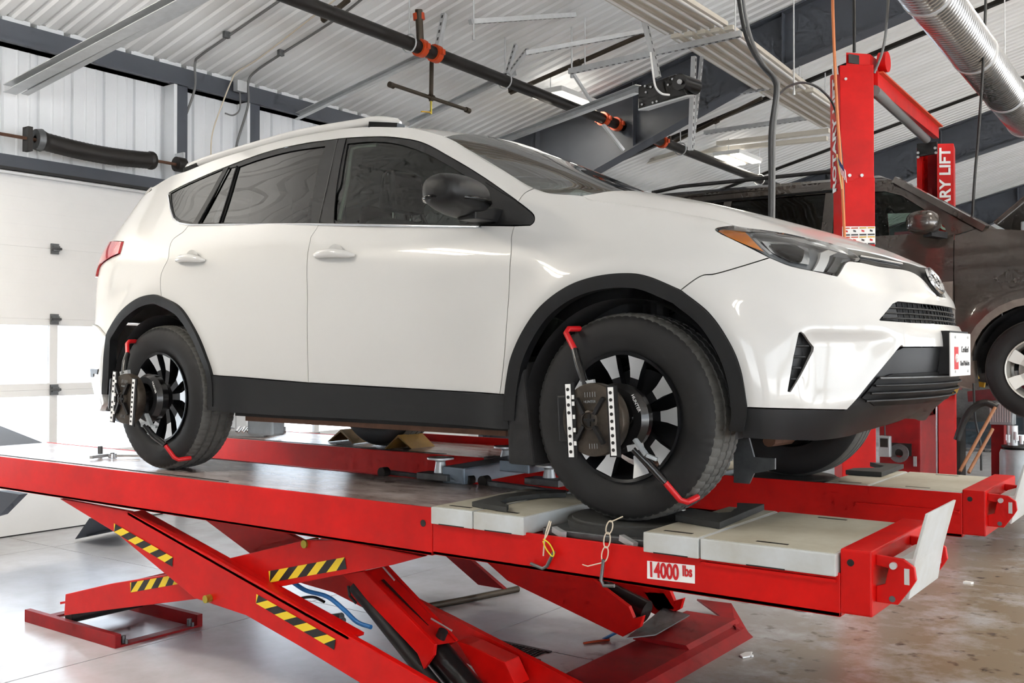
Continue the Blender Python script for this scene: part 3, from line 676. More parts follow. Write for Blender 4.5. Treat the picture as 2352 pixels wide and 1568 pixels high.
# lower black apron with grille bars, chin underneath
ap = [(4.70, .300), (4.75, .409), (5.097, .398), (5.315, .591), (5.355, .602), (sc, .605)]
apo = [(4.715, .409)]+ap[2:]+[(2*sc-s, z) for s, z in reversed(ap[2:-1])]+[(2*sc-4.715, .409), (2*sc-4.73, .308), (2*sc-5.0, .295), (2*sc-5.25, .30), (2*sc-5.5, .32), (sc, .335), (5.5, .32), (5.25, .30), (5.0, .295), (4.73, .308)]
panel('lower_apron', apo, m_black, car, off=-.010, mirror=False, grid=.025)
gl = [(5.16, .435), (5.23, .50), (5.30, .515), (sc, .52)]; glo = gl+[(2*sc-s, z) for s, z in reversed(gl[:-1])]+[(2*sc-5.25, .405), (sc, .40), (5.25, .405)]
panel('lower_grille', glo, m_bar, car, off=-.004, thick=.01, mirror=False)
for z in (.425, .45, .475, .50): MB().tube([tuple(on(CAR, s, z, .004)[0]) for s in np.linspace(5.18+(z-.43)*.7, 2*sc-5.18-(z-.43)*.7, 40)], .004, 6).build('grille_bar', m_steeld if z > .49 else m_black, car)
# number plate
pl = MB().box(.905, .912, -.165, .145, 1.45, 1.605); pl = pl.build('number_plate', m_sign, car, bevel=.003)
MB().box(.85, .905, -.155, .135, 1.46, 1.612).build('plate_holder', m_black, pl)
MB().box(.912, .9135, -.12, -.06, 1.475, 1.555).build('red_emblem_field', m_signred, pl)
e2 = MB()
for (a, b, dz) in ((.020, .014, 0), (.007, .013, 0), (.013, .005, .006)): e2.tube([(.9145, -.09+a*math.cos(t), 1.515+dz+b*math.sin(t)) for t in np.linspace(0, 2*PI, 21)[:-1]], .002, 4, closed=True)
e2.build('printed_emblem', m_sign, pl)
text_obj('lettering', 'Certified', .032, (.9125, .045, 1.545), (0, 1, 0), (0, 0, 1), m_txt, pl, .001)
text_obj('lettering', 'Used Vehicles', .026, (.9125, .045, 1.495), (0, 1, 0), (0, 0, 1), m_txt, pl, .001)
for yy in (-.11, .09):
    for zz in (1.467, 1.59): MB().tube([(.912, yy, zz), (.916, yy, zz)], .005, 8).build('screw', m_steel, pl)
# headlamps
hl = loop(c['lamptop'], [c['lamptop'][-1], (5.258, .908), (5.224, .889), (5.158, .885), (5.08, .834)], c['lampbot'], c['lampout'], c['lampback'])
for sg in (1, -1):
    def hp(name, poly, m, off, thick, par, grid=.02, gap=.001):
        Q, F = fill2d(poly, (), grid, gap); P = on(CAR, Q[:, 0], Q[:, 1], off)*np.array([1, sg, 1]); Pi = on(CAR, Q[:, 0], Q[:, 1], off-thick)*np.array([1, sg, 1]) if thick else None
        return shell(name, P, Pi, F if sg == 1 else F[:, ::-1], m, par)
    h = hp('headlamp', hl, m_lampin, -.036, 0, car)
    hp('lens_cover', hl, m_lens, .001, .03, h)
    hp('amber_marker', c['amber'], m_amber, -.004, .012, h)
    hp('reflector', [(4.835, .915), (4.80, .955), (4.95, .955), (5.03, .935), (4.985, .872), (4.91, .880)], m_head, -.026, .006, h)
    hp('projector_mask', [(4.90, .885), (4.86, .915), (4.835, .945), (4.955, .945), (4.99, .925), (4.95, .880)], m_blackg, -.016, .006, h)
    hp('light_guide', [(4.755, .996), (4.957, .978), (5.116, .955), (5.20, .938), (5.225, .915), (5.11, .935), (4.957, .962), (4.77, .982)], m_head, -.012, .008, h)
    hp('bezel_bar', [(4.985, .850), (5.03, .846), (5.10, .905), (5.16, .920), (5.12, .930), (5.06, .915)], m_doorw, -.008, .012, h)
    hp('bezel_fin', [(5.045, .848), (5.078, .842), (5.155, .893), (5.20, .900), (5.13, .905)], m_steeld, -.008, .012, h)
    hp('bezel_rail', [(4.735, .985), (4.75, .985), (4.84, .905), (4.825, .903)], m_head, -.005, .012, h)
# black cladding: sill, arches
panel('sill_cladding', loop([c['silltop'][0]]+c['silltop'][1:], [c['silltop'][-1], c['sillbot'][0]], c['sillbot'], [c['sillbot'][-1], c['silltop'][0]]), m_black, car, off=.012, thick=.05)
def arch(name, outer, cx, wdt):
    cs = CAR.s_of_x(cx); o = np.array(outer); v = o-np.array([cs, .355]); r = np.hypot(v[:, 0], v[:, 1])[:, None]; inn = np.array([cs, .355])+v*(1-wdt/r)
    panel(name, [tuple(p) for p in o]+[tuple(p) for p in inn[::-1]], m_black, car, off=.016, thick=.04, grid=.025, gap=0)
af = crv([(3.795, .33)]+c['archf1'][::-1], 6)+crv(c['archf2']+[(4.735, .33)], 6)[1:]
arch('wheel_arch_trim', af, 0.0, .048)
ar = crv([(2.068, .33)]+c['archr1'][:-1]+c['archr2']+c['archr3'], 6)
arch('wheel_arch_trim', ar, -2.66, .046)
# windows: black surround with openings, glass, pillars
dlo = loop(c['dlotop'], c['dlotip'], [c['dlotip'][-1], (3.813, 1.062), (2.734, 1.155), (1.785, 1.226)], c['dlorear'])
fg = loop(crv(c['fglass'][:8], 4), c['fglass'][8:])
rg2 = loop([c['rg2'][0], (2.15, 1.538), (2.35, 1.551), (2.576, 1.546)], c['rg2'][1:])
panel('window_surround', dlo, m_black, car, holes=[c['qglass'], c['rg1'], rg2, fg], off=-.004, thick=.016)
panel('quarter_window', c['qglass'], m_gl_r, car, off=-.008, thick=0, gap=-.001)
panel('rear_door_window', c['rg1'], m_gl_r, car, off=-.008, thick=0, gap=-.001)
panel('rear_door_window', rg2, m_gl_r, car, off=-.010, thick=0, gap=-.001)
panel('front_door_window', fg, m_gl_f, car, off=-.010, thick=0, gap=-.001)
panel('pillar_cover', loop(c['bpill'][:2], c['bpill'][1:4], c['bpill'][3:5], [c['bpill'][4], c['bpill'][5], c['bpill'][0]]), m_black, car, off=.001, thick=.006)
panel('mirror_sail', loop([(3.60, 1.262), c['dlotop'][-1]], c['dlotip'], [c['dlotip'][-1], (3.66, 1.076)], [(3.66, 1.076), (3.66, 1.16), (3.60, 1.262)]), m_black, car, off=.001, thick=.006)
for sg in (1, -1):
    MB().tube([tuple(on(CAR, s, z, .001)[0]*np.array([1, sg, 1])) for s, z in [(3.66, 1.068), (2.734, 1.151), (1.80, 1.222), (1.69, 1.240), (1.615, 1.268), (1.54, 1.328), (1.44, 1.415)]], .006, 6).build('belt_moulding', m_chrome, car, smooth=60)
    for (s0, z0, s1, z1) in ((1.905, 1.52, 1.85, 1.225), (1.968, 1.52, 2.018, 1.215), (2.650, 1.572, 2.734, 1.153)):
        MB().tube([tuple(on(CAR, s, z, .000)[0]*np.array([1, sg, 1])) for s, z in ((s0, z0), ((s0+s1)/2, (z0+z1)/2), (s1, z1))], .0045, 6).build('window_divider', m_blackg if s0 < 2.6 else m_cable, car)
    # door handles
    for (s0, s1, zz) in ((1.80, 2.02, 1.033), (2.775, 3.02, .998)):
        hd = MB(); L_ = s1-s0
        P = [tuple(on(CAR, s0+L_*t, zz+.010*math.sin(PI*t)-.012*(t-.5), .004+.030*math.sin(PI*min(1, max(0, t*1.0)))**.55)[0]*np.array([1, sg, 1])) for t in np.linspace(0, 1, 13)]
        hd.tube(P, [.006+.014*math.sin(PI*t)**.5 for t in np.linspace(0, 1, 13)], 10); h = hd.build('door_handle', m_white, car, smooth=50)
        cu = MB(); cc = on(CAR, (s0+s1)/2, zz-.005, .000)[0]*np.array([1, sg, 1]); cu.lathe(tuple(cc), (0, sg, 0), [(-.001, .056), (.0, .050), (.006, .030), (.010, 0)], 24); cu.build('handle_cup', m_white, h, smooth=60)
# bonnet, windscreen, roof
hs = xyz(c['hoodseam']); lt = xyz(c['lamptop']); bz = xyz([(5.226, .942), (5.443, .929), (5.60, .915)])+[(.765, 0, .908)]
hood_edge = hs[2:]+lt[1:]+bz[1:]
hood_mid = [(-.12, 0, 1.208), (.1, 0, 1.160), (.3, 0, 1.098), (.5, 0, 1.030), (.62, 0, .984), (.70, 0, .948), (-.1, -.45, 1.202), (.1, -.45, 1.152), (.3, -.42, 1.090), (.48, -.36, 1.028), (.60, -.28, .984), (-.17, -.66, 1.184), (.2, -.62, 1.106)]
hood_ctrl = sym(hood_edge+hood_mid)
he = [(p[0], p[1]) for p in hood_edge]; rear = [(-.10, 0), (-.115, -.25), (-.15, -.5), (-.20, -.68), (hs[2][0], hs[2][1])]
hsm = crv(rear, 4)+crv(he[:6], 4)[1:]+crv(he[5:], 4)[1:]
top_panel('hood', hsm+[(x, -y) for x, y in reversed(hsm[1:-1])], hood_ctrl, m_white, car, grid=.035, thick=.02)
ra = xyz(c['roof'])
ws_edge = ra[9:]+hs[1:3]
ws_mid = [(-1.05, 0, 1.585), (-.94, 0, 1.542), (-.77, 0, 1.462), (-.53, 0, 1.350), (-.3, 0, 1.262), (-.10, 0, 1.198), (-.95, -.4, 1.528), (-.6, -.45, 1.362), (-.3, -.5, 1.238)]
wo = [(p[0], p[1]) for p in ws_edge]; wtop = crv([(-1.06, 0), (-1.05, -.35), (wo[0][0], wo[0][1])], 5)
wr = crv(rear, 4)
wout = wtop+crv(wo, 4)[1:]+[(x+.012, y) for x, y in reversed(wr[:-1])]
top_panel('windscreen', wout+[(x, -y) for x, y in reversed(wout[1:-1])], sym(ws_edge+ws_mid), m_gl_w, car, thick=0, grid=.04, off=-.004, gap=-.004)
roof_edge = [(-3.13, -.615, 1.497)]+ra[1:10]
roof_mid = [(-1.05, 0, 1.588), (-1.3, 0, 1.636), (-1.6, 0, 1.662), (-2.0, 0, 1.672), (-2.5, 0, 1.655), (-2.9, 0, 1.605), (-3.28, 0, 1.55), (-3.24, -.4, 1.535), (-1.5, -.4, 1.650), (-2.2, -.4, 1.660)]
ro = crv([(p[0], p[1]) for p in roof_edge], 4); rb = crv([(-3.30, 0), (-3.26, -.38), (-3.13, -.615)], 5)
rout = rb+ro[1:]+[(x, y) for x, y in reversed(wtop[:-1])]
top_panel('roof', rout+[(x, -y) for x, y in reversed(rout[1:-1])], sym(roof_edge+roof_mid), m_white, car, thick=.035, grid=.05)
for sg in (1, -1):
    q = [(-2.839, -0.600, 2.526), (-2.646, -0.600, 2.551), (-2.313, -0.590, 2.581), (-1.961, -0.585, 2.603), (-1.591, -0.580, 2.600), (-1.446, -0.580, 2.595), (-1.310, -0.580, 2.564)]
    q = crv([(x, y*sg*1.0, z) for x, y, z in q], 6)
    MB().tube(q, [.010]+[.021]*(len(q)-2)+[.010], 8).build('roof_rail', m_white, car, smooth=60)
    f = [V(p) for p in q]
    MB().bar(f[-9]-V((0, 0, .03)), f[-1]-V((0, 0, .025)), .05, .045).build('rail_foot', m_blackg, car); MB().bar(f[0]-V((0, 0, .02)), f[4]-V((0, 0, .02)), .04, .035).build('rail_foot', m_blackg, car)
# door mirrors
for sg in (1, -1):
    cen = V((-0.632, -1.030, 2.117)); cen.y *= sg
    mm = MB(); n1, n2 = 20, 28; vs = []; fs = []
    for i in range(n1+1):
        a = -PI/2+PI*i/n1
        for j in range(n2):
            b = 2*PI*j/n2; sp = lambda t, p: math.copysign(abs(t)**p, t)
            yy = sp(math.sin(a), .6); rr = abs(math.cos(a))**.45
            xx = sp(math.cos(b), .8)*rr; zz = sp(math.sin(b), .75)*rr
            tp = 1-.16*max(0, -yy)                    # narrower towards the tip
            vs.append((cen.x+.120*xx*tp*(1.0 if xx > 0 else .8)-.03*yy, cen.y+sg*.150*yy, cen.z+(.078 if zz > 0 else .074)*zz*tp*(1-.12*abs(xx))-.012*yy*.5))
    for i in range(n1):
        for j in range(n2): fs.append((i*n2+j, i*n2+(j+1) % n2, (i+1)*n2+(j+1) % n2, (i+1)*n2+j))
    mm.add(vs, fs); mo = mm.build('side_mirror', m_black, car, smooth=60)
    MB().tube([V((cen.x+.118*math.cos(t)*(1 if math.cos(t) > 0 else .8)+.01, cen.y+sg*.146*math.sin(t), cen.z-.022)) for t in np.linspace(0, 2*PI, 41)[:-1]], .008, 6, closed=True).build('mirror_lip', m_blackg, mo, smooth=60)
    MB().hexa([(cen.x-.02, cen.y+sg*.04, cen.z-.085), (cen.x+.07, cen.y+sg*.04, cen.z-.085), (cen.x+.12, -.80*-sg, cen.z-.075), (cen.x+.03, -.80*-sg, cen.z-.075)], [(cen.x-.02, cen.y+sg*.04, cen.z-.03), (cen.x+.07, cen.y+sg*.04, cen.z-.03), (cen.x+.12, -.80*-sg, cen.z-.035), (cen.x+.03, -.80*-sg, cen.z-.035)]).build('mirror_arm', m_black, mo, bevel=.008)
# undersides
def liner_arc(sg):
    ax = V((0, -sg, 0)); u = ax.orthogonal().normalized(); v = ax.cross(u)      # angle of straight up in the lathe's own frame
    a = math.atan2(v.z, u.z); return a-math.radians(97), a+math.radians(97)
ub = MB().box(-3.45, .45, -.60, .60, ZB+.295, ZB+.38).box(-2.15, -.52, -.82, .82, ZB+.285, ZB+.36).build('underbody', m_dark, car)
for sg in (-1, 1): MB().box(-2.1, -.56, min(sg*.80, sg*.74), max(sg*.80, sg*.74), ZB+.262, ZB+.29).build('jacking_seam', m_rust, ub)
MB().tube([(-2.5, -.45, ZB+.28), (-2.0, -.35, ZB+.27), (-.4, -.2, ZB+.27)], .03, 10).build('exhaust_pipe', m_rust, ub)
MB().box(-2.16, -1.98, -.74, -.66, ZB+.19, ZB+.29).build('rear_bracket', m_drum, ub, bevel=.01)
for sg in (-1, 1): MB().tube([(.0, sg*.70, ZB+.18), (.06, sg*.3, ZB+.20)], .028, 10).build('control_arm', m_rust, ub)
MB().prism([(.20, -.40, ZB+.10), (.26, -.40, ZB+.10), (.28, -.40, ZB+.14), (.36, -.40, ZB+.16), (.36, -.40, ZB+.20), (.28, -.40, ZB+.20), (.26, -.40, ZB+.27), (.20, -.40, ZB+.27)], (0, .012, 0)).build('lower_bracket', m_steeld, ub)
panel('inner_shell', [(.75, .36), (1.08, .36), (1.22, .70), (1.40, .84), (1.7, .89), (1.92, .82), (2.06, .62), (2.1, .36), (3.75, .36), (3.84, .62), (3.98, .80), (4.2, .87), (4.45, .87), (4.6, .76), (4.70, .60), (4.73, .42), (5.1, .42), (5.25, .6), (5.6, .66), (5.6, .84), (5.1, .80), (4.6, .95), (4.2, 1.04), (3.85, 1.03), (2.7, 1.10), (1.8, 1.18), (1.5, 1.25), (.75, 1.1)], m_dark, car, off=-.032, thick=0, grid=.06, gap=0)
for cx in (0.0, -2.66):
    for sg in (1, -1):
        LA0, LA1 = liner_arc(sg)
        MB().lathe((cx, sg*.88, ZB+.355), (0, -sg, 0), [(.0, .418), (.30, .418), (.31, .30)], 36, a0=LA0, a1=LA1).build('wheel_liner', m_liner, car, smooth=40)
for sg in (1, -1):
    MB().prism([(-.475, sg*.90, ZB+.17), (-.36, sg*.90, ZB+.17), (-.41, sg*.90, ZB+.55), (-.49, sg*.90, ZB+.55)], (0, -sg*.17, 0)).build('mud_guard', m_liner, car, bevel=.01)
    MB().tube([(.02+.055*math.cos(t), sg*(-.62)*-1+0*t, ZB+.60+.012*t+.055*math.sin(t)*.2) for t in np.linspace(0, 18, 60)], .010, 6).build('coil_spring', m_blackg, car)
    MB().tube([(.02, sg*.66, ZB+.36), (.0, sg*.60, ZB+.88)], .045, 12).build('strut', m_dark, car)
# wheels
for cx in (0.0, -2.66):
    for sg in (-1, 1): spoked_wheel(car, (cx, sg*.897, ZB+.362), sg)
# cabin
cab = MB().box(-3.1, -.35, -.70, .70, ZB+.34, ZB+.40).build('cabin_floor', m_inter, car)
def seat(x, y, w, name):
    b = MB().prism([(x+.28, y-w/2, ZB+.62), (x+.30, y-w/2, ZB+.76), (x-.14, y-w/2, ZB+.70), (x-.16, y-w/2, ZB+.56)], (0, w, 0)); s = b.build(name, m_seat, car, bevel=.04, smooth=60)
    MB().prism([(x-.10, y-w/2+.01, ZB+.66), (x-.22, y-w/2+.04, ZB+1.22), (x-.33, y-w/2+.04, ZB+1.20), (x-.24, y-w/2+.01, ZB+.62)], (0, w-.05, 0)).build('backrest', m_seat, s, bevel=.04, smooth=60)
    MB().prism([(x-.215, y-.125, ZB+1.245), (x-.235, y-.115, ZB+1.44), (x-.30, y-.115, ZB+1.45), (x-.325, y-.125, ZB+1.25)], (0, .24, 0)).build('headrest', m_seat, s, bevel=.045, smooth=60)
    for d in (-.06, .06): MB().tube([(x-.27, y+d, ZB+1.19), (x-.27, y+d, ZB+1.27)], .008, 8).build('headrest_rod', m_chrome, s)
for y in (-.37, .37): seat(-1.22, y, .50, 'front_seat')
for y in (-.40, .0, .40): seat(-2.12, y, .40, 'rear_seat')
MB().prism([(-.42, -.70, ZB+.72), (-.50, -.70, ZB+1.00), (-.16, -.70, ZB+1.09), (-.05, -.70, ZB+1.06), (-.1, -.70, ZB+.6)], (0, 1.40, 0)).build('dashboard', m_seat, car, bevel=.03, smooth=60)
sw = V((-.62, .37, ZB+.98)); MB().tube([sw+V((.07*math.sin(t), .18*math.cos(t), .17*math.sin(t))) for t in np.linspace(0, 2*PI, 33)[:-1]], .015, 8, closed=True).bar(sw, sw+V((.12, 0, -.10)), .05, .05).build('steering_wheel', m_seat, car, smooth=60)
top_panel('headliner', [(-1.10, -.58), (-3.0, -.56), (-3.0, .56), (-1.10, .58)], sym(roof_edge+roof_mid), m_headl, car, thick=0, off=-.06, grid=.2)
for sg in (1, -1):
    panel('cabin_trim', [(1.5, 1.20), (2.7, 1.12), (3.8, 1.03), (3.7, .5), (2.2, .5), (1.8, .9)], m_inter, car, off=-.09, thick=0, grid=.08)
    break
MB().tube(crv([tuple(on(CAR, s, z, -.05)[0]) for s, z in [(2.80, 1.17), (2.765, 1.345), (2.72, 1.50), (2.74, 1.53), (2.87, 1.525)]], 5), .010, 6).build('window_rubber', m_headl, car)

# ---------------------------------------------------------------- scissor alignment lift, one unit under each side of the car
def decal(q, n, parent, out, name='hazard_stripe'):
    """yellow and black print on a parallelogram q = tl, tr, br, bl"""
    tl, tr, br, bl = [V(p)+V(out) for p in q]; mb = MB(); sl = .6/n
    for k in range(-1, n+1):
        for half_, mi in ((0, 0), (.5, 1)):
            a, b = (k+half_)/n, (k+half_+.5)/n
            ta, tb, ba, bb_ = [min(1, max(0, t)) for t in (a+sl, b+sl, a, b)]
            if tb-ta < 1e-4 and bb_-ba < 1e-4: continue
            mb.cur = mi; P = [tl.lerp(tr, ta), tl.lerp(tr, tb), bl.lerp(br, bb_), bl.lerp(br, ba)]
            mb.add(P, [(0, 1, 2, 3)])
    return mb.build(name, [m_yel, m_blk], parent)
def plate(pts, dy, name, m, parent, bevel=0): return MB().prism(pts, (0, dy, 0)).build(name, m, parent, bevel=bevel)
RT = .948
def runway(y0, y1, label, xr=-4.62, far=False):
    ft_ = .956 if far else .902
    L = thing('scissor_lift', label, 'vehicle lift', (-1.9, (y0+y1)/2, 0), 'scissor lift units under the white car')
    MB().box(xr, -.735, y0+.004, y1-.004, .90, RT).build('deck', m_deck, L)
    MB().box(xr, -2.0, y0+.05, y0+.056, RT, RT+.003).build('deck_groove', m_blk, L)
    MB().box(xr, -.735, y0, y0+.012, .77, RT+.002).box(xr, -.735, y0, y0+.06, .77, .785).build('side_rail', m_red, L, bevel=.003)
    MB().box(xr, -.735, y1-.012, y1, .77, RT+.002).build('side_rail', m_red, L)
    MB().box(-.732, .80, y0, y0+.012, .775, ft_).box(-.732, .80, y0, y0+.06, .775, .79).build('front_rail', m_red, L, bevel=.003)
    MB().box(-.732, .80, y1-.012, y1, .775, .902).build('front_rail', m_red, L, bevel=.003)
    MB().box(-.732, .80, y0+.012, y1-.012, .86, .890).build('recess_floor', m_redd, L)
    MB().box(.80, .89, y0, y1, .787, .972).build('end_block', m_red, L, bevel=.006)
    MB().box(.37, .79, y0-.012, y0, .875, .884).build('ledge', m_red, L)
    for (x, z) in ((.83, .935), (-.78, .888)): MB().tube([(x, y0-.002, z), (x, y0+.004, z)], .010 if x > 0 else .013, 16).build('rail_hole', m_blk, L)
    # ears, pivot and wheel stop
    ya, yb = y0+.035, y0+.40
    for ye in (ya, yb):
        ear = MB().prism([(.89, ye, .96), (.965, ye, .955), (.995, ye, .935), (1.0, ye, .90), (.985, ye, .875), (.95, ye, .825), (.89, ye, .825), (.89, ye, .87), (.915, ye, .88), (.925, ye, .925), (.89, ye, .93)], (0, .014, 0)).build('stop_ear', m_red, L, bevel=.003)
        MB().box(.968, .982, ye-.001, ye+.015, .885, .930).build('ear_slot', m_greybox, ear)
        MB().tube([(.935, ye-.001, .84), (.935, ye+.016, .84)], .009, 12).build('ear_hole', m_steeld, ear)
    MB().tube([(.94, ya-.012, .935), (.94, yb+.026, .935)], .010, 14).build('stop_pivot', m_steel, L, smooth=40)
    MB().prism([(.955, ya+.02, .905), (.905, ya+.02, .935), (.952, ya+.02, .952), (.985, ya+.02, .955), (1.02, ya+.02, 1.085), (1.028, ya+.02, 1.085), (.992, ya+.02, .945), (.975, ya+.02, .84), (.968, ya+.02, .84)], (0, yb-ya-.03, 0)).build('wheel_stop', m_greybox, L, bevel=.002)
    return L
near = runway(-1.03, -.37, 'red scissor lift runway nearest the viewer with 14000 lbs label')
far = runway(.52, 1.18, 'red scissor lift runway under the far side of the white car', far=True)
MB().box((-2.823, 1.190, 0.976)[0], (-1.898, 1.190, 0.993)[0], 1.184, 1.20, .90, (-2.243, 1.190, 0.995)[2]).build('inner_guard', m_red, far)
# near unit: label, legs, cylinder, base
lb = plate([(0.178, -1.031, 0.862), (0.346, -1.031, 0.868), (0.346, -1.031, 0.811), (0.178, -1.031, 0.805)], -.0015, 'capacity_label', m_sign, near)
tx = V((0.346, -1.031, 0.868))-V((0.178, -1.031, 0.862))
text_obj('lettering', '14000', .066, (0.237, -1.034, 0.835), (tx.x, 0, tx.z*.7), (0, 0, 1), m_signred, lb, .0008, sx=.66, bold=.0022)
text_obj('lettering', 'lbs', .046, (0.321, -1.034, 0.845), (tx.x, 0, tx.z*.7), (0, 0, 1), m_signred, lb, .0008, sx=.68, bold=.0014)
LA = [(-3.375, -1.000, 0.757), (-2.749, -1.000, 0.747), (-2.031, -1.000, 0.588), (-1.208, -1.000, 0.384), (-1.110, -1.000, 0.362), (-0.755, -1.000, 0.275), (-1.122, -1.000, 0.204), (-1.505, -1.000, 0.295), (-1.845, -1.000, 0.370), (-2.215, -1.000, 0.394), (-2.842, -1.000, 0.627)]
ex = V(LA[5])-V(LA[4]); LA[5] = tuple(V(LA[5])+ex*1.6); LA[6] = tuple(V(LA[6])+ex*1.5)
la = plate(LA, .03, 'scissor_leg', m_red, near, .004)
MB().bar(V(LA[1])+V((0, .045, -.01)), V(LA[3])+V((0, .045, -.01)), .09, .012).build('leg_flange', m_red, la)
lt_ = plate([(x, -.47, z) for x, _, z in LA], .03, 'scissor_leg', m_red, near)
LB = [(-3.449, -0.920, 0.223), (-3.020, -0.920, 0.338), (-2.456, -0.920, 0.466), (-2.141, -0.920, 0.562), (-1.557, -0.920, 0.723), (-1.341, -0.920, 0.746), (-0.874, -0.920, 0.732), (-1.041, -0.920, 0.679), (-1.783, -0.920, 0.481), (-2.323, -0.920, 0.357), (-3.461, -0.920, 0.106)]
lbg = plate(LB, .03, 'scissor_leg', m_red, near, .004)
plate([(x, -.56, z) for x, _, z in LB], .03, 'scissor_leg', m_red, near)
MB().bar((-3.553, -0.730, 0.153), (-2.638, -0.730, 0.376), .32, .012).build('cross_web', m_red, lbg)
decal([(-2.862, -1.000, 0.678), (-2.375, -1.000, 0.565), (-2.378, -1.000, 0.519), (-2.861, -1.000, 0.634)], 4, la, (0, -.003, 0))
decal([(-1.772, -1.000, 0.476), (-1.278, -1.000, 0.360), (-1.286, -1.000, 0.315), (-1.775, -1.000, 0.434)], 4, la, (0, -.003, 0))
decal([(-2.843, -0.920, 0.368), (-2.412, -0.920, 0.468), (-2.374, -0.920, 0.431), (-2.839, -0.920, 0.318)], 4, lbg, (0, -.003, 0))
decal([(-1.786, -0.920, 0.560), (-1.308, -0.920, 0.679), (-1.297, -0.920, 0.631), (-1.780, -0.920, 0.510)], 4, lbg, (0, -.003, 0))
for p, nm in (((-2.096, -1.000, 0.411), near), ((-1.552, -0.900, 0.707), near)): MB().tube([V(p)+V((0, -.03, 0)), V(p)+V((0, .05, 0))], .018, 14).build('pivot_pin', m_gold, nm, smooth=40)
# floor frame under the moving ends of the legs
fr = MB().box(-3.90, -3.0, -.905, -.87, 0, .07).build('floor_frame', m_redd, near, bevel=.003)
MB().box(-3.90, -3.0, -.40, -.365, 0, .07).build('frame_rail', m_redd, fr); MB().box(-3.06, -3.0, -.87, -.40, 0, .012).build('frame_tie', m_redd, fr); MB().box(-3.90, -3.84, -.87, -.40, 0, .012).build('frame_tie', m_redd, fr)
MB().tube([(-3.52, -.86, .075), (-3.52, -.41, .075)], .035, 16).build('leg_roller', m_pipe, fr, smooth=40)
for (x, y) in ((-3.03, -.84), (-3.03, -.43), (-3.87, -.84)):
    MB().tube([(x, y, .012), (x, y, .05)], .014, 8).tube([(x+.03, y, .012), (x+.03, y, .035)], .008, 8).build('anchor_bolt', m_steeld, fr)
# lifting strut with its hydraulic ram
st = plate([(-1.448, -0.800, 0.567), (-1.319, -0.800, 0.598), (-0.920, -0.800, 0.351), (-0.926, -0.800, 0.306), (-0.978, -0.800, 0.241), (-1.013, -0.800, 0.300)], .02, 'lifting_strut', m_red, near, .003)
plate([(-1.504, -0.620, 0.543), (-1.358, -0.620, 0.583), (-0.953, -0.620, 0.318), (-1.020, -0.620, 0.274)], .02, 'strut_cheek', m_red, st, .003)
MB().add([(-1.337, -0.790, 0.591), (-1.354, -0.630, 0.582), (-0.949, -0.630, 0.318), (-0.930, -0.790, 0.344)], [(0, 1, 2, 3)]).build('strut_cover', m_red, st)
MB().prism([(-1.335, -0.722, 0.528), (-1.273, -0.722, 0.551), (-1.038, -0.700, 0.385), (-1.089, -0.700, 0.358)], (.004, -.004, .006)).build('strut_slot', m_blk, st)
MB().tube([(-0.957, -0.700, 0.379), (-1.000, -0.700, 0.296)], .022, 14).build('strut_knob', m_cable, st, smooth=40)
for a, b in (((-1.339, -0.660, 0.590), (-1.269, -0.660, 0.540)), ((-1.058, -0.660, 0.406), (-0.944, -0.660, 0.373))): MB().tube([a, b], .004, 6).build('retaining_rod', m_steel, st)
ram = MB().tube([(-1.024, -0.700, 0.307), (-0.747, -0.700, 0.113)], .060, 20).build('hydraulic_ram', m_hub, near, smooth=40)
MB().tube([(-1.391, -0.780, 0.521), (-0.909, -0.780, 0.155)], .030, 12).build('ram_guard', m_cable, ram, smooth=40)
plate([(-0.969, -0.600, 0.311), (-0.905, -0.600, 0.307), (-0.712, -0.600, 0.269), (-0.657, -0.600, 0.182), (-0.824, -0.600, 0.150)], .10, 'lower_leg', m_red, near, .004)
MB().tube(crv([(-1.705, -0.850, 0.506), (-1.620, -0.850, 0.482), (-1.498, -0.840, 0.471), (-1.406, -0.830, 0.426), (-1.338, -0.820, 0.382), (-1.255, -0.820, 0.373)], 5), .010, 8).build('air_hose', m_blue, near, smooth=60)
MB().tube(crv([(-1.976, -0.600, 0.323), (-1.936, -0.600, 0.353), (-1.845, -0.600, 0.373), (-1.771, -0.600, 0.361)], 5), .007, 8).build('hydraulic_hose', m_cable, near, smooth=60)
MB().tube([(-2.022, -0.450, 0.203), (-1.808, -0.450, 0.256)], .018, 10).tube([(-1.891, -0.500, 0.218), (-1.742, -0.500, 0.258)], .014, 10).build('slave_cylinder', m_cable, near, smooth=50)
MB().tube([(-1.411, -0.800, 0.523), (-1.402, -0.800, 0.480), (-1.363, -0.800, 0.454)], .006, 8).build('hose_end', m_cable, near)
# lift table foot plate with a chrome locking pin
ft = MB().box(-1.0, -.35, -.62, -.30, 0, .035).build('foot_plate', m_teal, near)
p_ = V((-0.798, -0.240, 0.030)); MB().tube([p_, p_+V((0, 0, .14))], .014, 14).build('locking_pin', m_chrome, near, smooth=40)
MB().tube([p_+V((0, 0, .13)), p_+V((0, 0, .145))], .0155, 14).build('pin_cap', m_cable, near, smooth=40)
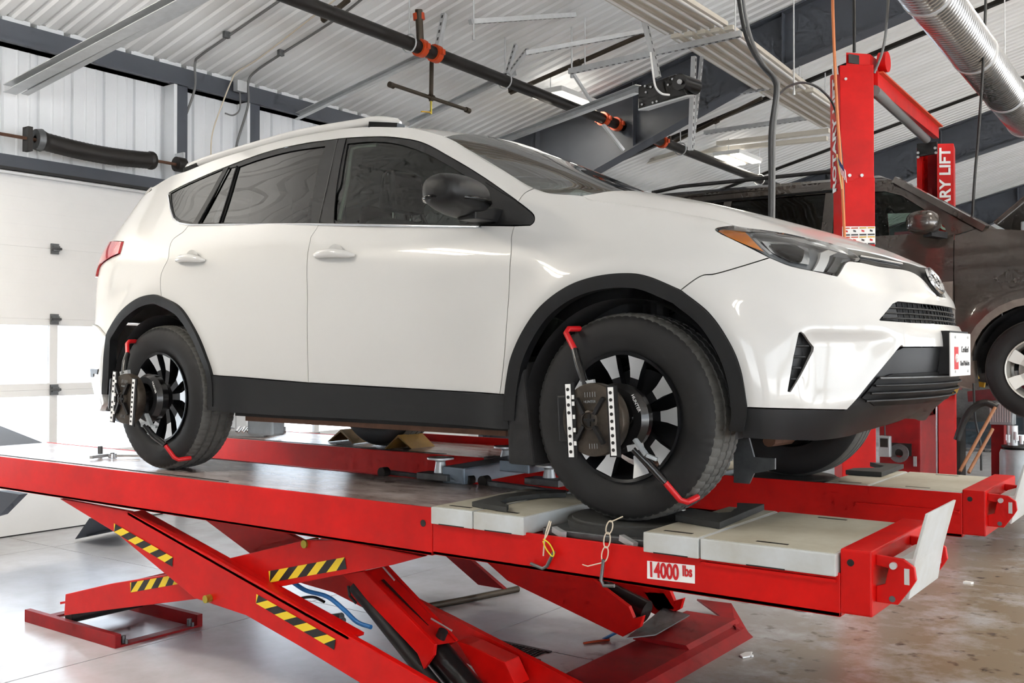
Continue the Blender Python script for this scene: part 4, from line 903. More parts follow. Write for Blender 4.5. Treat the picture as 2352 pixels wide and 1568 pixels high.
# far unit legs and ram
FA = [(-1.789, 0.600, 0.321), (-1.221, 0.600, 0.331), (-0.811, 0.600, 0.236), (-0.783, 0.600, 0.181), (-0.728, 0.600, 0.202), (-0.746, 0.600, 0.142), (-0.847, 0.600, 0.077), (-1.583, 0.600, 0.267)]
FA[0] = tuple(V(FA[0])+V((-.6, 0, .42))); FA[1] = tuple(V(FA[1])+V((-.6, 0, .42)))
f1 = plate(FA, .03, 'scissor_leg', m_red, far, .003); plate([(x, 1.05, z) for x, _, z in FA], .03, 'scissor_leg', m_red, far)
plate([(-0.965, 1.050, 0.202), (-0.844, 1.050, 0.214), (-0.783, 1.050, 0.137), (-0.889, 1.050, 0.116)], .04, 'scissor_leg', m_red, far)
MB().tube([(-1.225, 0.850, 0.264), (-0.844, 0.850, 0.153)], .062, 20).build('hydraulic_ram', m_hub, far, smooth=40)
bp_ = MB().prism([(-.80, -.15, 0), (-.80, -.15, .055), (-.50, -.15, .055), (-.46, -.15, .04), (-.41, -.15, 0)], (0, 1.40, 0)).build('base_plate', m_redd, far)
MB().prism([(-.82, .66, .055), (-.82, .66, .075), (-.52, .66, .075), (-.50, .66, .055)], (0, .62, 0)).build('plate_step', m_redd, bp_)
MB().prism([(-0.901, 1.582, 0.070), (-0.692, 1.605, 0.070), (-0.422, 1.248, 0.000), (-0.476, 1.171, 0.060)], (0, 0, -.01)).build('ramp_plate', m_redd, bp_)
MB().hexa([(-0.771, 0.506, 0.100), (-0.682, 0.648, 0.100), (-0.695, 1.062, 0.110), (-0.849, 1.060, 0.130)], [V(p)+V((0, 0, .006)) for p in ((-0.771, 0.506, 0.100), (-0.682, 0.648, 0.100), (-0.695, 1.062, 0.110), (-0.849, 1.060, 0.130))]).build('pivot_cover', m_steeld, far)
plate([(-3.3, 1.0, .77), (-3.1, 1.0, .77), (-1.9, 1.0, .1), (-2.1, 1.0, .1)], .03, 'scissor_leg', m_redd, far)
MB().tube([(-1.108, 0.750, -0.038), (-0.959, 0.750, 0.052)], .008, 6).build('air_line', m_blue, far)
# raised end flaps at the drive-on ends
for y0, y1, tgt in ((-1.0, -.40, near), (.55, 1.15, far)):
    MB().prism([(-4.62, y0, RT), (-4.64, y0, .90), (-5.35, y0, 1.02), (-5.33, y0, 1.06)], (0, y1-y0, 0)).build('approach_flap', m_frame, tgt)
MB().prism([(-4.587, -0.700, 0.666), (-4.345, -0.700, 0.666), (-4.585, -0.700, 0.518), (-4.918, -0.700, 0.436), (-4.920, -0.700, 0.639)], (0, .05, 0)).build('approach_ramp', m_frame, near)
plate([(-5.964, 0.612, 0.020), (-5.529, 0.475, 0.250), (-5.319, 0.891, 0.250), (-6.048, 1.050, 0.020)], .012, 'approach_ramp', m_frame, far)
# grey bridge boxes that fill the turnplate recess
def gbox(x0, x1, y0, y1, label, grp='grey bridge boxes on the lift runways', cut=None):
    b = thing('bridge_box', label, 'box', ((x0+x1)/2, (y0+y1)/2, .893), grp)
    MB().box(x0+.003, x1-.003, y0, y1, .893, .957).build('cover', m_greybox, b, bevel=.004)
    MB().box(x0+.01, x1-.01, y0+.012, y1-.006, .957, .9585).build('top_sheet', m_greytop, b)  # thin top in a warmer, darker grey than the box sides
    xm = (x0+x1)/2
    for yy in (y0+.05, y1-.06): MB().box(xm-.05, xm+.05, yy, yy+.014, .9583, .9592).build('hand_slot', m_blk, b)
    MB().box(xm-.06, xm+.06, y0-.001, y0+.002, .893, .897).build('skirt_slot', m_blk, b)
    return b
gbox(-.732, -.53, -1.045, -.39, 'narrow grey bridge box at the rear edge of the near turnplate recess')
gbox(-.53, -.30, -1.045, -.39, 'grey bridge box just behind the near front tyre under a black pad')
gbox(.17, .37, -1.05, -.39, 'grey bridge box just ahead of the near front tyre under a black pad')
gbox(.37, .797, -1.05, -.39, 'long grey bridge box at the front end of the near runway')
gbox(-.732, -.30, .533, 1.17, 'grey bridge box behind the far front tyre')
gbox(.22, .42, .533, 1.17, 'grey bridge box ahead of the far front tyre under a black pad')
gbox(.42, .797, .533, 1.17, 'grey bridge box at the front end of the far runway')
# turnplates
for y, lab in ((-.715, 'round steel turnplate under the near front tyre'), (.80, 'round steel turnplate under the far front tyre')):
    t = thing('turnplate', lab, 'turnplate', (0, y, .890), 'turnplates under the front tyres')
    MB().box(-.27, .15, y-.26, y+.27, .892, .915).build('base', m_steeld, t, bevel=.004)
    MB().lathe((-.04, y-.01, .915), (0, 0, 1), [(0, .0), (0, .24), (.022, .24), (.026, .225), (.032, .222), (.032, 0)], 48).build('disc', m_pad, t, smooth=30)
    MB().bar((-.22, y-.26, .915), (-.16, y-.29, .905), .02, .02).build('latch', m_steel, t) if y < 0 else None; MB().bar((.05, y-.26, .915), (.12, y-.29, .90), .02, .02).build('latch', m_steel, t) if y < 0 else None
# rubber pads
def pad(pts, label, h=.018):
    P = [V(p) for p in pts]; mb = MB().prism(P, (0, 0, h)); tag(mb.build('rubber_pad', m_pad, bevel=.002), label, 'rubber pad', 'rubber pads on the bridge boxes')
pad([(-0.595, -0.967, 0.960), (-0.404, -1.006, 0.960), (-0.441, -0.945, 0.960), (-0.514, -0.895, 0.960), (-0.553, -0.786, 0.960), (-0.511, -0.640, 0.960), (-0.441, -0.559, 0.960), (-0.488, -0.486, 0.960), (-0.581, -0.570, 0.960), (-0.622, -0.750, 0.960)], 'curved black rubber pad on the box behind the near front tyre')
pad([(0.171, -0.819, 0.960), (0.358, -0.872, 0.960), (0.321, -0.403, 0.960), (0.228, -0.433, 0.960), (0.276, -0.547, 0.960), (0.297, -0.649, 0.960), (0.271, -0.691, 0.960), (0.141, -0.645, 0.960)], 'black rubber pad on the near box ahead of the front tyre', .022)
pad([(0.219, 0.845, 0.960), (0.381, 0.859, 0.960), (0.373, 1.268, 0.960), (0.208, 1.266, 0.960), (0.314, 1.133, 0.960), (0.318, 1.046, 0.960), (0.222, 0.954, 0.960)], 'black rubber pad on the far runway under the bumper', .022)
# locking pins dangling on cable ties
hk = thing('turnplate_pin', 'bent steel pin hanging on a yellow cable tie from the near turnplate', 'pin', (-0.215, -1.045, 0.798), 'locking pins tied to the near turnplate')
MB().tube([(-0.272, -1.045, 0.800), (-0.222, -1.045, 0.789), (-0.204, -1.045, 0.799), (-0.174, -1.045, 0.853)], .006, 8).build('bent_rod', m_steeld, hk, smooth=50)
MB().tube(crv([(-0.193, -1.045, 0.956), (-0.211, -1.045, 0.903), (-0.219, -1.045, 0.833)], 4), .0025, 6).tube(crv([(-0.190, -1.040, 0.954), (-0.201, -1.045, 0.912), (-0.215, -1.045, 0.888)], 4), .0025, 6).build('white_tie', m_zip, hk)
MB().tube(crv([(-0.217, -1.047, 0.891), (-0.192, -1.047, 0.878), (-0.172, -1.050, 0.851), (-0.179, -1.050, 0.837), (-0.204, -1.050, 0.860), (-0.217, -1.050, 0.885)], 4), .0025, 6).build('yellow_tie', m_zipy, hk)
hk = thing('turnplate_pin', 'bent steel pin hanging on a chain of white cable ties', 'pin', (0.028, -1.045, 0.785), 'locking pins tied to the near turnplate')
MB().tube([(0.022, -1.045, 0.850), (0.013, -1.045, 0.779), (0.023, -1.045, 0.763), (0.063, -1.045, 0.768)], .006, 8).build('bent_rod', m_steeld, hk, smooth=50)
for (A_, B_) in (((0.050, -1.045, 0.980), (0.039, -1.045, 0.935)), ((0.039, -1.045, 0.941), (0.032, -1.045, 0.889)), ((0.032, -1.045, 0.893), (0.023, -1.045, 0.842))):
    a, b = V(A_), V(B_); m = (a+b)/2; d = (b-a)/2
    MB().tube([m+d*math.cos(t)+V((.012, 0, 0))*math.sin(t) for t in np.linspace(0, 2*PI, 21)[:-1]], .0022, 6, closed=True).build('cable_tie', m_zip, hk)
MB().tube([(0.022, -1.045, 0.840), (-0.036, -1.050, 0.821), (-0.057, -1.050, 0.824)], .002, 6).build('tie_tail', m_zip, hk); MB().tube([(0.049, -1.045, 0.976), (0.098, -1.050, 0.999)], .002, 6).build('tie_tail', m_zip, hk)
# rolling jack riding between the runways
jk = thing('rolling_jack', 'grey rolling jack with round lifting pads between the two runways', 'jack', (-1.2, 0, .95))
MB().bar((-1.641, -0.332, 0.955), (-1.056, -0.396, 0.955), .035, .022).build('rail', m_steeld, jk); MB().bar((-1.009, -0.362, 0.955), (-0.491, -0.449, 0.955), .035, .022).build('rail', m_steeld, jk)
for p in ((-1.582, -0.395, 0.965), (-1.069, -0.389, 0.965), (-0.993, -0.372, 0.965)):
    q = V(p); MB().tube([q+V((0, -.02, 0)), q+V((0, .02, 0))], .024, 16).build('roller', m_pipe, jk, smooth=40)
MB().bar((-1.124, -0.435, 0.985), (-1.095, 0.231, 1.000), .13, .075).build('beam', m_jack, jk, bevel=.008)
MB().bar((-0.872, -0.318, 1.030), (-0.871, -0.098, 1.030), .16, .05).build('ram_housing', m_jack, jk, bevel=.006)
for p, h in (((-1.232, -0.392, 0.985), .072), ((-1.200, 0.071, 1.020), .055), ((-0.722, -0.259, 0.985), .06)):
    q = V(p); a = MB().lathe(q, (0, 0, 1), [(0, .03), (h-.02, .022), (h-.01, .03), (h-.008, .062), (h, .062), (h, 0)], 24).build('lifting_pad', m_steel, jk, smooth=30)
    MB().bar(q+V((-.09, -.02, -.012)), q+V((.09, -.02, -.012)), .09, .03).build('pad_slide', m_steeld, a, bevel=.004)
# wheel chocks at the far rear tyre
for (p, q, lab) in (((-3.142, 0.740, 0.950), (-2.931, 0.734, 0.950), 'amber folded wheel chock behind the far rear tyre'), ((-2.482, 0.583, 0.950), (-2.389, 0.685, 0.950), 'amber folded wheel chock ahead of the far rear tyre')):
    a, b = V(p), V(q); m = (a+b)/2; u = V((1, 0, 0)); tag(MB().prism([a+V((-.02, 0, 0)), m+V((0, 0, .085)), b+V((.02, 0, 0)), b+V((.005, 0, 0)), m+V((0, 0, .07)), a+V((-.005, 0, 0))], (0, .22, 0)).build('wheel_chock', m_amberw), lab, 'wheel chock', 'wheel chocks at the far rear tyre')
# tools left on the deck behind the near rear tyre
rt = thing('ratchet_wrench', 'chrome ratchet wrench lying on the deck behind the rear tyre', 'wrench', (-3.424, -0.648, 0.950))
q = V((-3.368, -0.694, 0.962)); MB().lathe(q, (0, 0, 1), [(-.012, 0), (-.012, .024), (.012, .024), (.012, 0)], 20).build('ratchet_head', m_chrome, rt, smooth=30)
MB().bar(q, V((-3.246, -0.605, 0.962)), .018, .014).build('handle', m_chrome, rt, bevel=.003); MB().tube([q+V((0, 0, .012)), q+V((0, 0, .016))], .012, 14).build('direction_switch', m_steeld, rt)
rt = thing('socket_wrench', 'steel socket wrench beside the ratchet on the deck', 'wrench', (-3.520, -0.688, 0.950))
MB().bar((-3.379, -0.818, 0.962), (-3.427, -0.646, 0.962), .02, .016).build('handle', m_steel, rt, bevel=.003); q = V((-3.624, -0.610, 0.950)); MB().tube([q, q+V((0, 0, .045))], .014, 14).build('socket', m_steeld, rt, smooth=40)
ty_ = thing('tool_tray', 'grey tray with chrome sockets on the far runway behind the rear tyre', 'tray', (-4.015, 0.859, 0.950))
MB().hexa([(-4.067, 0.631, 0.950), (-3.795, 0.738, 0.950), (-4.065, 1.176, 0.950), (-4.384, 1.103, 0.950)], [V(p)+V((0, 0, .035)) for p in ((-4.067, 0.631, 0.950), (-3.795, 0.738, 0.950), (-4.065, 1.176, 0.950), (-4.384, 1.103, 0.950))]).build('tray', m_drum, ty_)
for i in range(9):
    q = V((-3.877, 0.574, 0.990)).lerp(V((-3.706, 0.794, 0.990)), i/8); MB().tube([q, q+V((0, .03, .03))], .016, 10).build('socket', m_chrome, ty_, smooth=40)
# wheel-alignment targets clamped to the near wheels
def clamp(c, top, bot, rot, label, lever):
    t = thing('alignment_target', label, 'alignment target', c, 'wheel alignment targets on the near wheels')
    x, y, z = c; ca, sa = math.cos(rot), math.sin(rot)
    def L(u, v, d): return V((x+u*ca-v*sa, y-d, z+u*sa+v*ca))
    MB().lathe((x+.03, y, z), (0, -1, 0), [(.0, .045), (.0, .115), (.035, .12), (.06, .105), (.06, .075), (.02, .07)], 40).build('hub_ring', m_hub, t, smooth=35)
    for a in range(3):
        an = a*2*PI/3+.5; MB().bar((x+.03, y-.03, z), (x+.03+.10*math.cos(an), y-.03, z+.10*math.sin(an)), .03, .035).build('hub_arm', m_hub, t)
    MB().tube([(x+.02, y, z), (x, y-.12, z)], .03, 16).build('spindle', m_hub, t, smooth=40)
    face = MB(); d0 = .105
    ring = [L(.118*math.cos(a), .122*math.sin(a), d0) for a in np.linspace(0, 2*PI, 49)[:-1]]
    face.prism(ring, (0, -.045, 0)); fo = face.build('target_body', m_hubb, t, bevel=.008, smooth=40)
    MB().prism([L(-.138, -.07, d0+.008), L(-.09, -.07, d0+.008), L(-.09, .085, d0+.008), L(-.138, .085, d0+.008)], (0, -.034, 0)).build('side_grip', m_hub, fo, bevel=.006)
    for (u0, u1, v0, v1) in ((-.094, -.074, -.122, .122), (.070, .090, -.117, .105)):
        s_ = MB().prism([L(u0, v0, d0+.047), L(u1, v0, d0+.047), L(u1, v1, d0+.047), L(u0, v1, d0+.047)], (0, -.006, 0)).build('white_strip', m_sign, fo)
        MB().prism([L(u0-.006, v0-.005, d0+.046), L(u1+.014, v0-.005, d0+.046), L(u1+.014, v1+.005, d0+.046), L(u0-.006, v1+.005, d0+.046)], (0, -.005, 0)).build('strip_frame', m_hub, fo)
        for k in range(9):
            if k == 4 and u0 < 0: continue
            vv = v0+.018+(v1-v0-.036)*k/8; p = L((u0+u1)/2, vv, d0+.0535)
            MB().tube([p, p+V((0, -.0015, 0))], .0058, 12).build('dot', m_blk, s_)
    for k in (0, 1, 3, 5, 7): 
        vv = .085-.022*k; MB().prism([L(-.070, vv, d0+.052), L(-.061, vv, d0+.052), L(-.061, vv-.014, d0+.052), L(-.070, vv-.014, d0+.052)], (0, -.002, 0)).build('code_mark', m_sign, fo)
    ctr = L(-.006, 0, d0+.045); MB().lathe(ctr, (0, -1, 0), [(0, .034), (.010, .032), (.012, .026), (.006, .024), (.006, 0)], 28).build('centre_boss', m_hubb, fo, smooth=35)
    MB().bar(ctr+V((-.02, -.008, 0)), ctr+V((.02, -.008, 0)), .010, .008).bar(ctr+V((0, -.008, -.02)), ctr+V((0, -.008, .02)), .010, .008, up=(0, 1, 0)).build('cross_knob', m_hub, fo)
    for s_ in (-1, 1): MB().bar(ctr+V((.02, -.004, .02*s_)), ctr+V((.055, -.002, .075*s_)), .028, .012).bar(ctr+V((-.02, -.004, .02*s_)), ctr+V((-.05, -.002, .07*s_)), .024, .012).build('cast_rib', m_hub, fo)
    for s_ in (-1, 1): text_obj('scale_marks', '| '*5 if s_ > 0 else '| | | |', .018, tuple(L(.0, s_*.085, d0+.0465)), (ca, 0, sa), (-sa, 0, ca), m_drum, fo, .0005)
    text_obj('lettering', 'HUNTER', .012, tuple(L(-.005, .060, d0+.0465)), (ca, 0, sa), (-sa, 0, ca), m_drum, fo, .0005)
    text_obj('lettering', 'HUNTER', .016, (x+.115, y-.062, z+.055), (.45, 0, -.9), (.9, 0, .45), m_sign, t, .0005)
    for P in (top, bot):
        P = [V(p) for p in P]
        a = MB().tube([P[0], P[1], P[2]], [.012, .015, .013], 12).build('clamp_arm', m_steeld if False else m_hub, t, smooth=40)
        MB().tube(P[2:], .0105, 10).build('red_tip', m_signred, a, smooth=60)
        MB().bar(P[0]+V((-.02, 0, 0)), P[0]+V((.03, .01, .01)), .02, .02).build('arm_clip', m_steel, a)
    MB().bar(lever[0], lever[1], .022, .012).bar(lever[1], lever[2], .022, .012).build('release_lever', m_drum, t, bevel=.003)
clamp((0.0, -.93, ZB+.362), [(-0.063, -1.020, 1.424), (-0.101, -1.000, 1.489), (-0.131, -0.980, 1.544), (-0.193, -0.940, 1.604), (-0.189, -0.930, 1.618), (-0.173, -0.880, 1.619)], [(0.110, -1.000, 1.217), (0.156, -0.980, 1.168), (0.206, -0.960, 1.109), (0.245, -0.930, 1.051), (0.265, -0.920, 1.046), (0.268, -0.850, 1.054)], .06, 'black wheel alignment target with dotted white strips on the front wheel', ((0.132, -1.030, 1.252), (0.175, -1.030, 1.202), (0.209, -1.020, 1.189)))
clamp((-2.66, -.93, ZB+.362), [(-2.757, -1.020, 1.431), (-2.774, -1.000, 1.492), (-2.786, -0.980, 1.531), (-2.852, -0.940, 1.580), (-2.849, -0.930, 1.593), (-2.868, -0.880, 1.594)], [(-2.610, -1.000, 1.183), (-2.568, -0.980, 1.131), (-2.498, -0.960, 1.086), (-2.470, -0.930, 1.026), (-2.450, -0.920, 1.016), (-2.436, -0.860, 1.020)], -.10, 'black wheel alignment target with dotted white strips on the rear wheel', ((-2.552, -1.030, 1.240), (-2.509, -1.030, 1.183), (-2.482, -1.020, 1.179)))

# ---------------------------------------------------------------- two-post lift in the next bay
tp = thing('two_post_lift', 'tall red two-post lift holding up the dark SUV', 'vehicle lift', (-.5, 5.0, 0))
def colm(A, B, C, z0, z1, name, m=m_red):
    D = tuple(V(B)+V(C)-V(A)); q = [A, B, D, C]
    return MB().hexa([(p[0], p[1], z0) for p in q], [(p[0], p[1], z1) for p in q]).build(name, m, tp, bevel=.006)
A, B, C = V((-0.608, 3.350, 3.623)), V((-0.402, 3.470, 3.616)), V((-0.764, 3.600, 3.708))
cu = colm(A, B, C, (-0.524, 3.380, 2.776)[2], (-0.608, 3.350, 3.623)[2], 'column_sleeve')
A2, B2, C2 = V((-0.606, 3.360, 2.516)), V((-0.394, 3.460, 2.510)), V((-0.716, 3.520, 2.542))
cl = colm(A2, B2, C2, 0, 2.80, 'column')
nr = ((B-A).cross(V((0, 0, 1)))).normalized(); nl = ((A-C).cross(V((0, 0, 1)))).normalized(); nr.z = nl.z = 0
zt = A.z; mid = (A+C)/2
text_obj('lettering', 'ROTARY LIFT', .135, (mid.x+nl.x*.004, mid.y+nl.y*.004, zt-.48), (0, 0, 1), tuple(C-A), m_sign, cu, .002, sx=1.05, bold=.004)
hb_ = MB().hexa([A+V((.03, .05, 0)), B+V((-.04, .05, 0)), B+V((-.04, .30, 0)), A+V((.03, .30, 0))], [A+V((.03, .05, .10)), B+V((-.04, .05, .10)), B+V((-.04, .30, .10)), A+V((.03, .30, .10))]).build('pulley_box', m_red, tp)
MB().hexa([A+V((.05, .04, .02)), B+V((-.07, .04, .02)), B+V((-.07, .06, .02)), A+V((.05, .06, .02))], [A+V((.05, .04, .085)), B+V((-.07, .04, .085)), B+V((-.07, .06, .085)), A+V((.05, .06, .085))]).build('pulley_slot', m_blk, hb_)
pc = B+V((.02, .18, .06)); MB().tube([pc+V((-.03, 0, 0)), pc+V((.03, 0, 0))], .075, 20).build('pulley', m_red, hb_, smooth=40)
for (p, r) in (((-0.571, 3.360, 3.518), .010), ((-0.549, 3.370, 2.818), .012), ((-0.477, 3.420, 2.818), .012)): q = V(p)+nr*.004; MB().tube([q, q+nr*.008], r, 12).build('bolt', m_steel, cu, smooth=40)
MB().hexa([V((-0.715, 3.500, 3.669)), V((-0.630, 3.360, 3.635)), V((-0.621, 3.360, 3.561)), V((-0.709, 3.500, 3.603))], [V(p)+nl*.003 for p in ((-0.715, 3.500, 3.669), (-0.630, 3.360, 3.635), (-0.621, 3.360, 3.561), (-0.709, 3.500, 3.603))]).build('white_sticker', m_sign, cu)
# picture sticker sheet on the lower column
wA, wB = V((-0.600, 3.360, 2.452)), V((-0.393, 3.455, 2.447)); zb = (-0.529, 3.390, 2.318)[2]
pn = MB().add([wA+nr*.004, wB+nr*.004, V((wB.x, wB.y, zb))+nr*.004, V((wA.x, wA.y, zb))+nr*.004], [(0, 1, 2, 3)]).build('safety_sticker', m_sign, cl)
for k in range(4):
    for j in range(2):
        a = wA.lerp(wB, k/4+.02)+nr*.006; b = wA.lerp(wB, k/4+.23)+nr*.006; zz = wA.z-.01-j*.066
        mm_ = m_ylift if k > 1 else m_orange
        MB().add([(a.x, a.y, zz), (b.x, b.y, zz), (b.x, b.y, zz-.008), (a.x, a.y, zz-.008)], [(0, 1, 2, 3)]).build('sticker_header', mm_, pn)
        MB().add([(a.x, a.y, zz-.047), (b.x, b.y, zz-.047), (b.x, b.y, zz-.058), (a.x, a.y, zz-.058)], [(0, 1, 2, 3)]).build('sticker_text_block', m_txt, pn)
        c0 = a.lerp(b, .3); c1 = a.lerp(b, .7); MB().add([(c0.x, c0.y, zz-.016), (c1.x, c1.y, zz-.022), (c1.x, c1.y, zz-.034), (c0.x, c0.y, zz-.03)], [(0, 1, 2, 3)]).build('pictogram', m_txt if (k+j) % 2 else m_signred, pn)
# far column: open channel with carriage, face with lettering
fA, fB = V((-0.702, 6.620, 3.619)), V((-0.565, 6.700, 3.607)); zf = fA.z
fc = MB().hexa([(fA.x, fA.y, 0), (fB.x, fB.y, 0), (fB.x-.05, fB.y+.3, 0), (fA.x-.05, fA.y+.3, 0)], [(fA.x, fA.y, zf), (fB.x, fB.y, zf), (fB.x-.05, fB.y+.3, zf), (fA.x-.05, fA.y+.3, zf)]).build('far_column', m_red, tp)
gA = V((-0.894, 6.620, 3.423)); MB().hexa([(gA.x, gA.y, 0), (gA.x+.05, gA.y, 0), (gA.x+.05, gA.y+.3, 0), (gA.x, gA.y+.3, 0)], [(gA.x, gA.y, zf-.02), (gA.x+.05, gA.y, zf-.02), (gA.x+.05, gA.y+.3, zf-.02), (gA.x, gA.y+.3, zf-.02)]).build('channel_flange', m_red, fc)
MB().box(gA.x+.05, fA.x, gA.y+.22, gA.y+.26, 0, zf-.05).build('channel_back', m_redd, fc)
MB().tube([(gA.x+.15, gA.y+.12, 0), (gA.x+.15, gA.y+.12, 2.3)], .022, 14).build('lift_cylinder', m_chrome, fc, smooth=40)
MB().box(gA.x+.09, gA.x+.12, gA.y+.10, gA.y+.16, 0, 3.2).build('slider', m_redd, fc)
hp_ = MB().hexa([(-0.883, 6.580, 3.635), (-0.693, 6.580, 3.633), (-0.693, 6.580, 3.516), (-0.883, 6.580, 3.504)], [V(p)+V((0, .03, 0)) for p in ((-0.883, 6.580, 3.635), (-0.693, 6.580, 3.633), (-0.693, 6.580, 3.516), (-0.883, 6.580, 3.504))]).build('head_plate', m_cable, fc)
for p in ((-0.869, 6.575, 3.540), (-0.708, 6.575, 3.569), (-0.869, 6.575, 3.497), (-0.700, 6.575, 3.521)): q = V(p); MB().tube([q, q+V((0, -.012, 0))], .013, 10).build('bolt', m_steel, hp_)
fm = (fA+fB)/2; nf = ((fB-fA).cross(V((0, 0, 1)))).normalized()
text_obj('lettering', 'ROTARY LIFT', .145, (fm.x+nf.x*.005, fm.y+nf.y*.005, zf-.50), (0, 0, 1), tuple(fA-fB), m_sign, fc, .002, sx=1.05, bold=.004)
MB().bar((-0.414, 3.520, 3.518), (-0.705, 6.600, 3.733), .05, .13).build('overhead_beam', m_red, tp)
MB().bar((-0.425, 3.560, 3.583), (-0.705, 6.600, 3.781), .13, .012).build('beam_flange', m_orange, tp)
MB().tube([(-0.408, 3.500, 3.440), (-0.772, 6.500, 3.651)], .040, 12).build('safety_bar', m_cableg, tp, smooth=40)
# arms and pads under the SUV
MB().bar((-0.533, 3.700, 1.196), (-0.185, 4.900, 1.288), .14, .10).build('lift_arm', m_redd, tp); MB().bar((-.35, 6.5, 1.12), (.35, 5.9, 1.22), .14, .10).build('lift_arm', m_redd, tp)
pd = MB().hexa([(-0.299, 4.550, 1.207), (-0.116, 4.550, 1.211), (-0.083, 4.550, 1.298), (-0.272, 4.550, 1.308)], [V(p)+V((0, .16, 0)) for p in ((-0.299, 4.550, 1.207), (-0.116, 4.550, 1.211), (-0.083, 4.550, 1.298), (-0.272, 4.550, 1.308))]).build('arm_pad', m_ylift, tp, bevel=.01)
MB().hexa([(-0.251, 4.600, 1.301), (-0.071, 4.600, 1.331), (-0.152, 4.600, 1.389), (-0.250, 4.600, 1.357)], [V(p)+V((0, .12, 0)) for p in ((-0.251, 4.600, 1.301), (-0.071, 4.600, 1.331), (-0.152, 4.600, 1.389), (-0.250, 4.600, 1.357))]).build('pad_block', m_ylift, pd)
MB().bar((-0.088, 5.000, 1.438), (-0.032, 5.000, 1.317), .05, .05).bar((-0.123, 5.000, 1.301), (0.033, 5.000, 1.275), .05, .04).build('arm_bracket', m_ylift, tp)
MB().tube([(-0.137, 4.800, 1.287), (-0.032, 4.800, 1.275)], .03, 10).build('adapter', m_steel, tp)
# cables on the column
def cable(name, label, pts, r, m, n=6, group=None): return tag(MB().tube(crv(pts, n), r, 8).build(name, m, smooth=60), label, 'cable' if 'hose' not in name and 'pipe' not in name else name.split('_')[-1], group)
cable('air_hose', 'thin orange hose running down in front of the red lift column', [(-0.577, 3.100, 4.144), (-0.579, 3.120, 3.842), (-0.583, 3.200, 3.304), (-0.578, 3.240, 3.030), (-0.564, 3.260, 2.689), (-0.542, 3.260, 2.127)], .011, m_copper)
cable('cable_bundle', 'black cable bundle hanging in front of the red column', [(-0.911, 2.200, 4.004), (-0.882, 2.200, 3.770), (-0.835, 2.200, 3.562), (-0.750, 2.200, 3.393), (-0.660, 2.200, 3.274), (-0.646, 2.200, 3.181), (-0.679, 2.200, 2.949), (-0.682, 2.200, 2.672), (-0.684, 2.200, 2.339)], .013, m_cable)
cable('cable_bundle', 'dark grey cable hanging beside the black bundle', [(-0.892, 2.240, 4.012), (-0.869, 2.240, 3.778), (-0.822, 2.240, 3.570), (-0.740, 2.240, 3.392), (-0.653, 2.240, 3.277), (-0.645, 2.240, 3.189), (-0.671, 2.240, 2.956), (-0.675, 2.240, 2.677), (-0.679, 2.240, 2.343)], .012, m_cableg)
cable('loop_cable', 'thin black cable looping from the bundle to the red column', [(-0.679, 2.300, 3.187), (-0.708, 2.600, 3.324), (-0.702, 2.900, 3.412), (-0.648, 3.100, 3.386), (-0.605, 3.250, 3.254), (-0.567, 3.280, 2.817), (-0.557, 3.280, 2.316)], .008, m_cable)
cable('power_cable', 'black cable dropping to the top of the red column', [(-0.583, 3.600, 4.295), (-0.581, 3.600, 3.969), (-0.582, 3.600, 3.774)], .012, m_cable)
cable('power_cable', 'grey cable curving down to the overhead beam of the red lift', [(-0.300, 3.500, 4.204), (-0.320, 3.500, 3.892), (-0.351, 3.500, 3.709), (-0.408, 3.500, 3.567)], .010, m_cableg)
cable('dangling_cable', 'long dark cord hanging at the right beside the duct', [(0.139, 4.600, 4.438), (0.110, 4.600, 3.792), (0.076, 4.600, 3.283), (0.042, 4.600, 2.875), (0.028, 4.600, 2.601)], .011, m_cable)
# small flag on its stick, taped to the column
fg_ = thing('flag', 'small striped flag on a wooden stick taped to the red column', 'flag', (-0.567, 3.220, 2.699))
MB().tube([(-0.591, 3.220, 2.954), (-0.557, 3.220, 2.701)], .006, 6).build('stick', m_wood, fg_)
for k in range(7):
    a, b = V((-0.580, 3.215, 2.896)), V((-0.519, 3.215, 2.740)); f0 = k/7; d = V((.012, 0, 0))
    p0_ = V((-0.583, 3.215, 2.927)).lerp(V((-0.528, 3.215, 2.828)), f0); p1_ = V((-0.583, 3.215, 2.927)).lerp(V((-0.528, 3.215, 2.828)), (k+1)/7)
    q0_ = V((-0.559, 3.215, 2.806)).lerp(V((-0.519, 3.215, 2.740)), f0); q1_ = V((-0.559, 3.215, 2.806)).lerp(V((-0.519, 3.215, 2.740)), (k+1)/7)
    MB().prism([p0_, p1_, q1_, q0_], (0, .003, 0)).build('stripe', m_flagr if k % 2 else m_sign, fg_)
MB().prism([(-0.581, 3.210, 2.929), (-0.541, 3.210, 2.856), (-0.538, 3.210, 2.822), (-0.569, 3.210, 2.869)], (0, .003, 0)).build('canton', m_flagb, fg_)

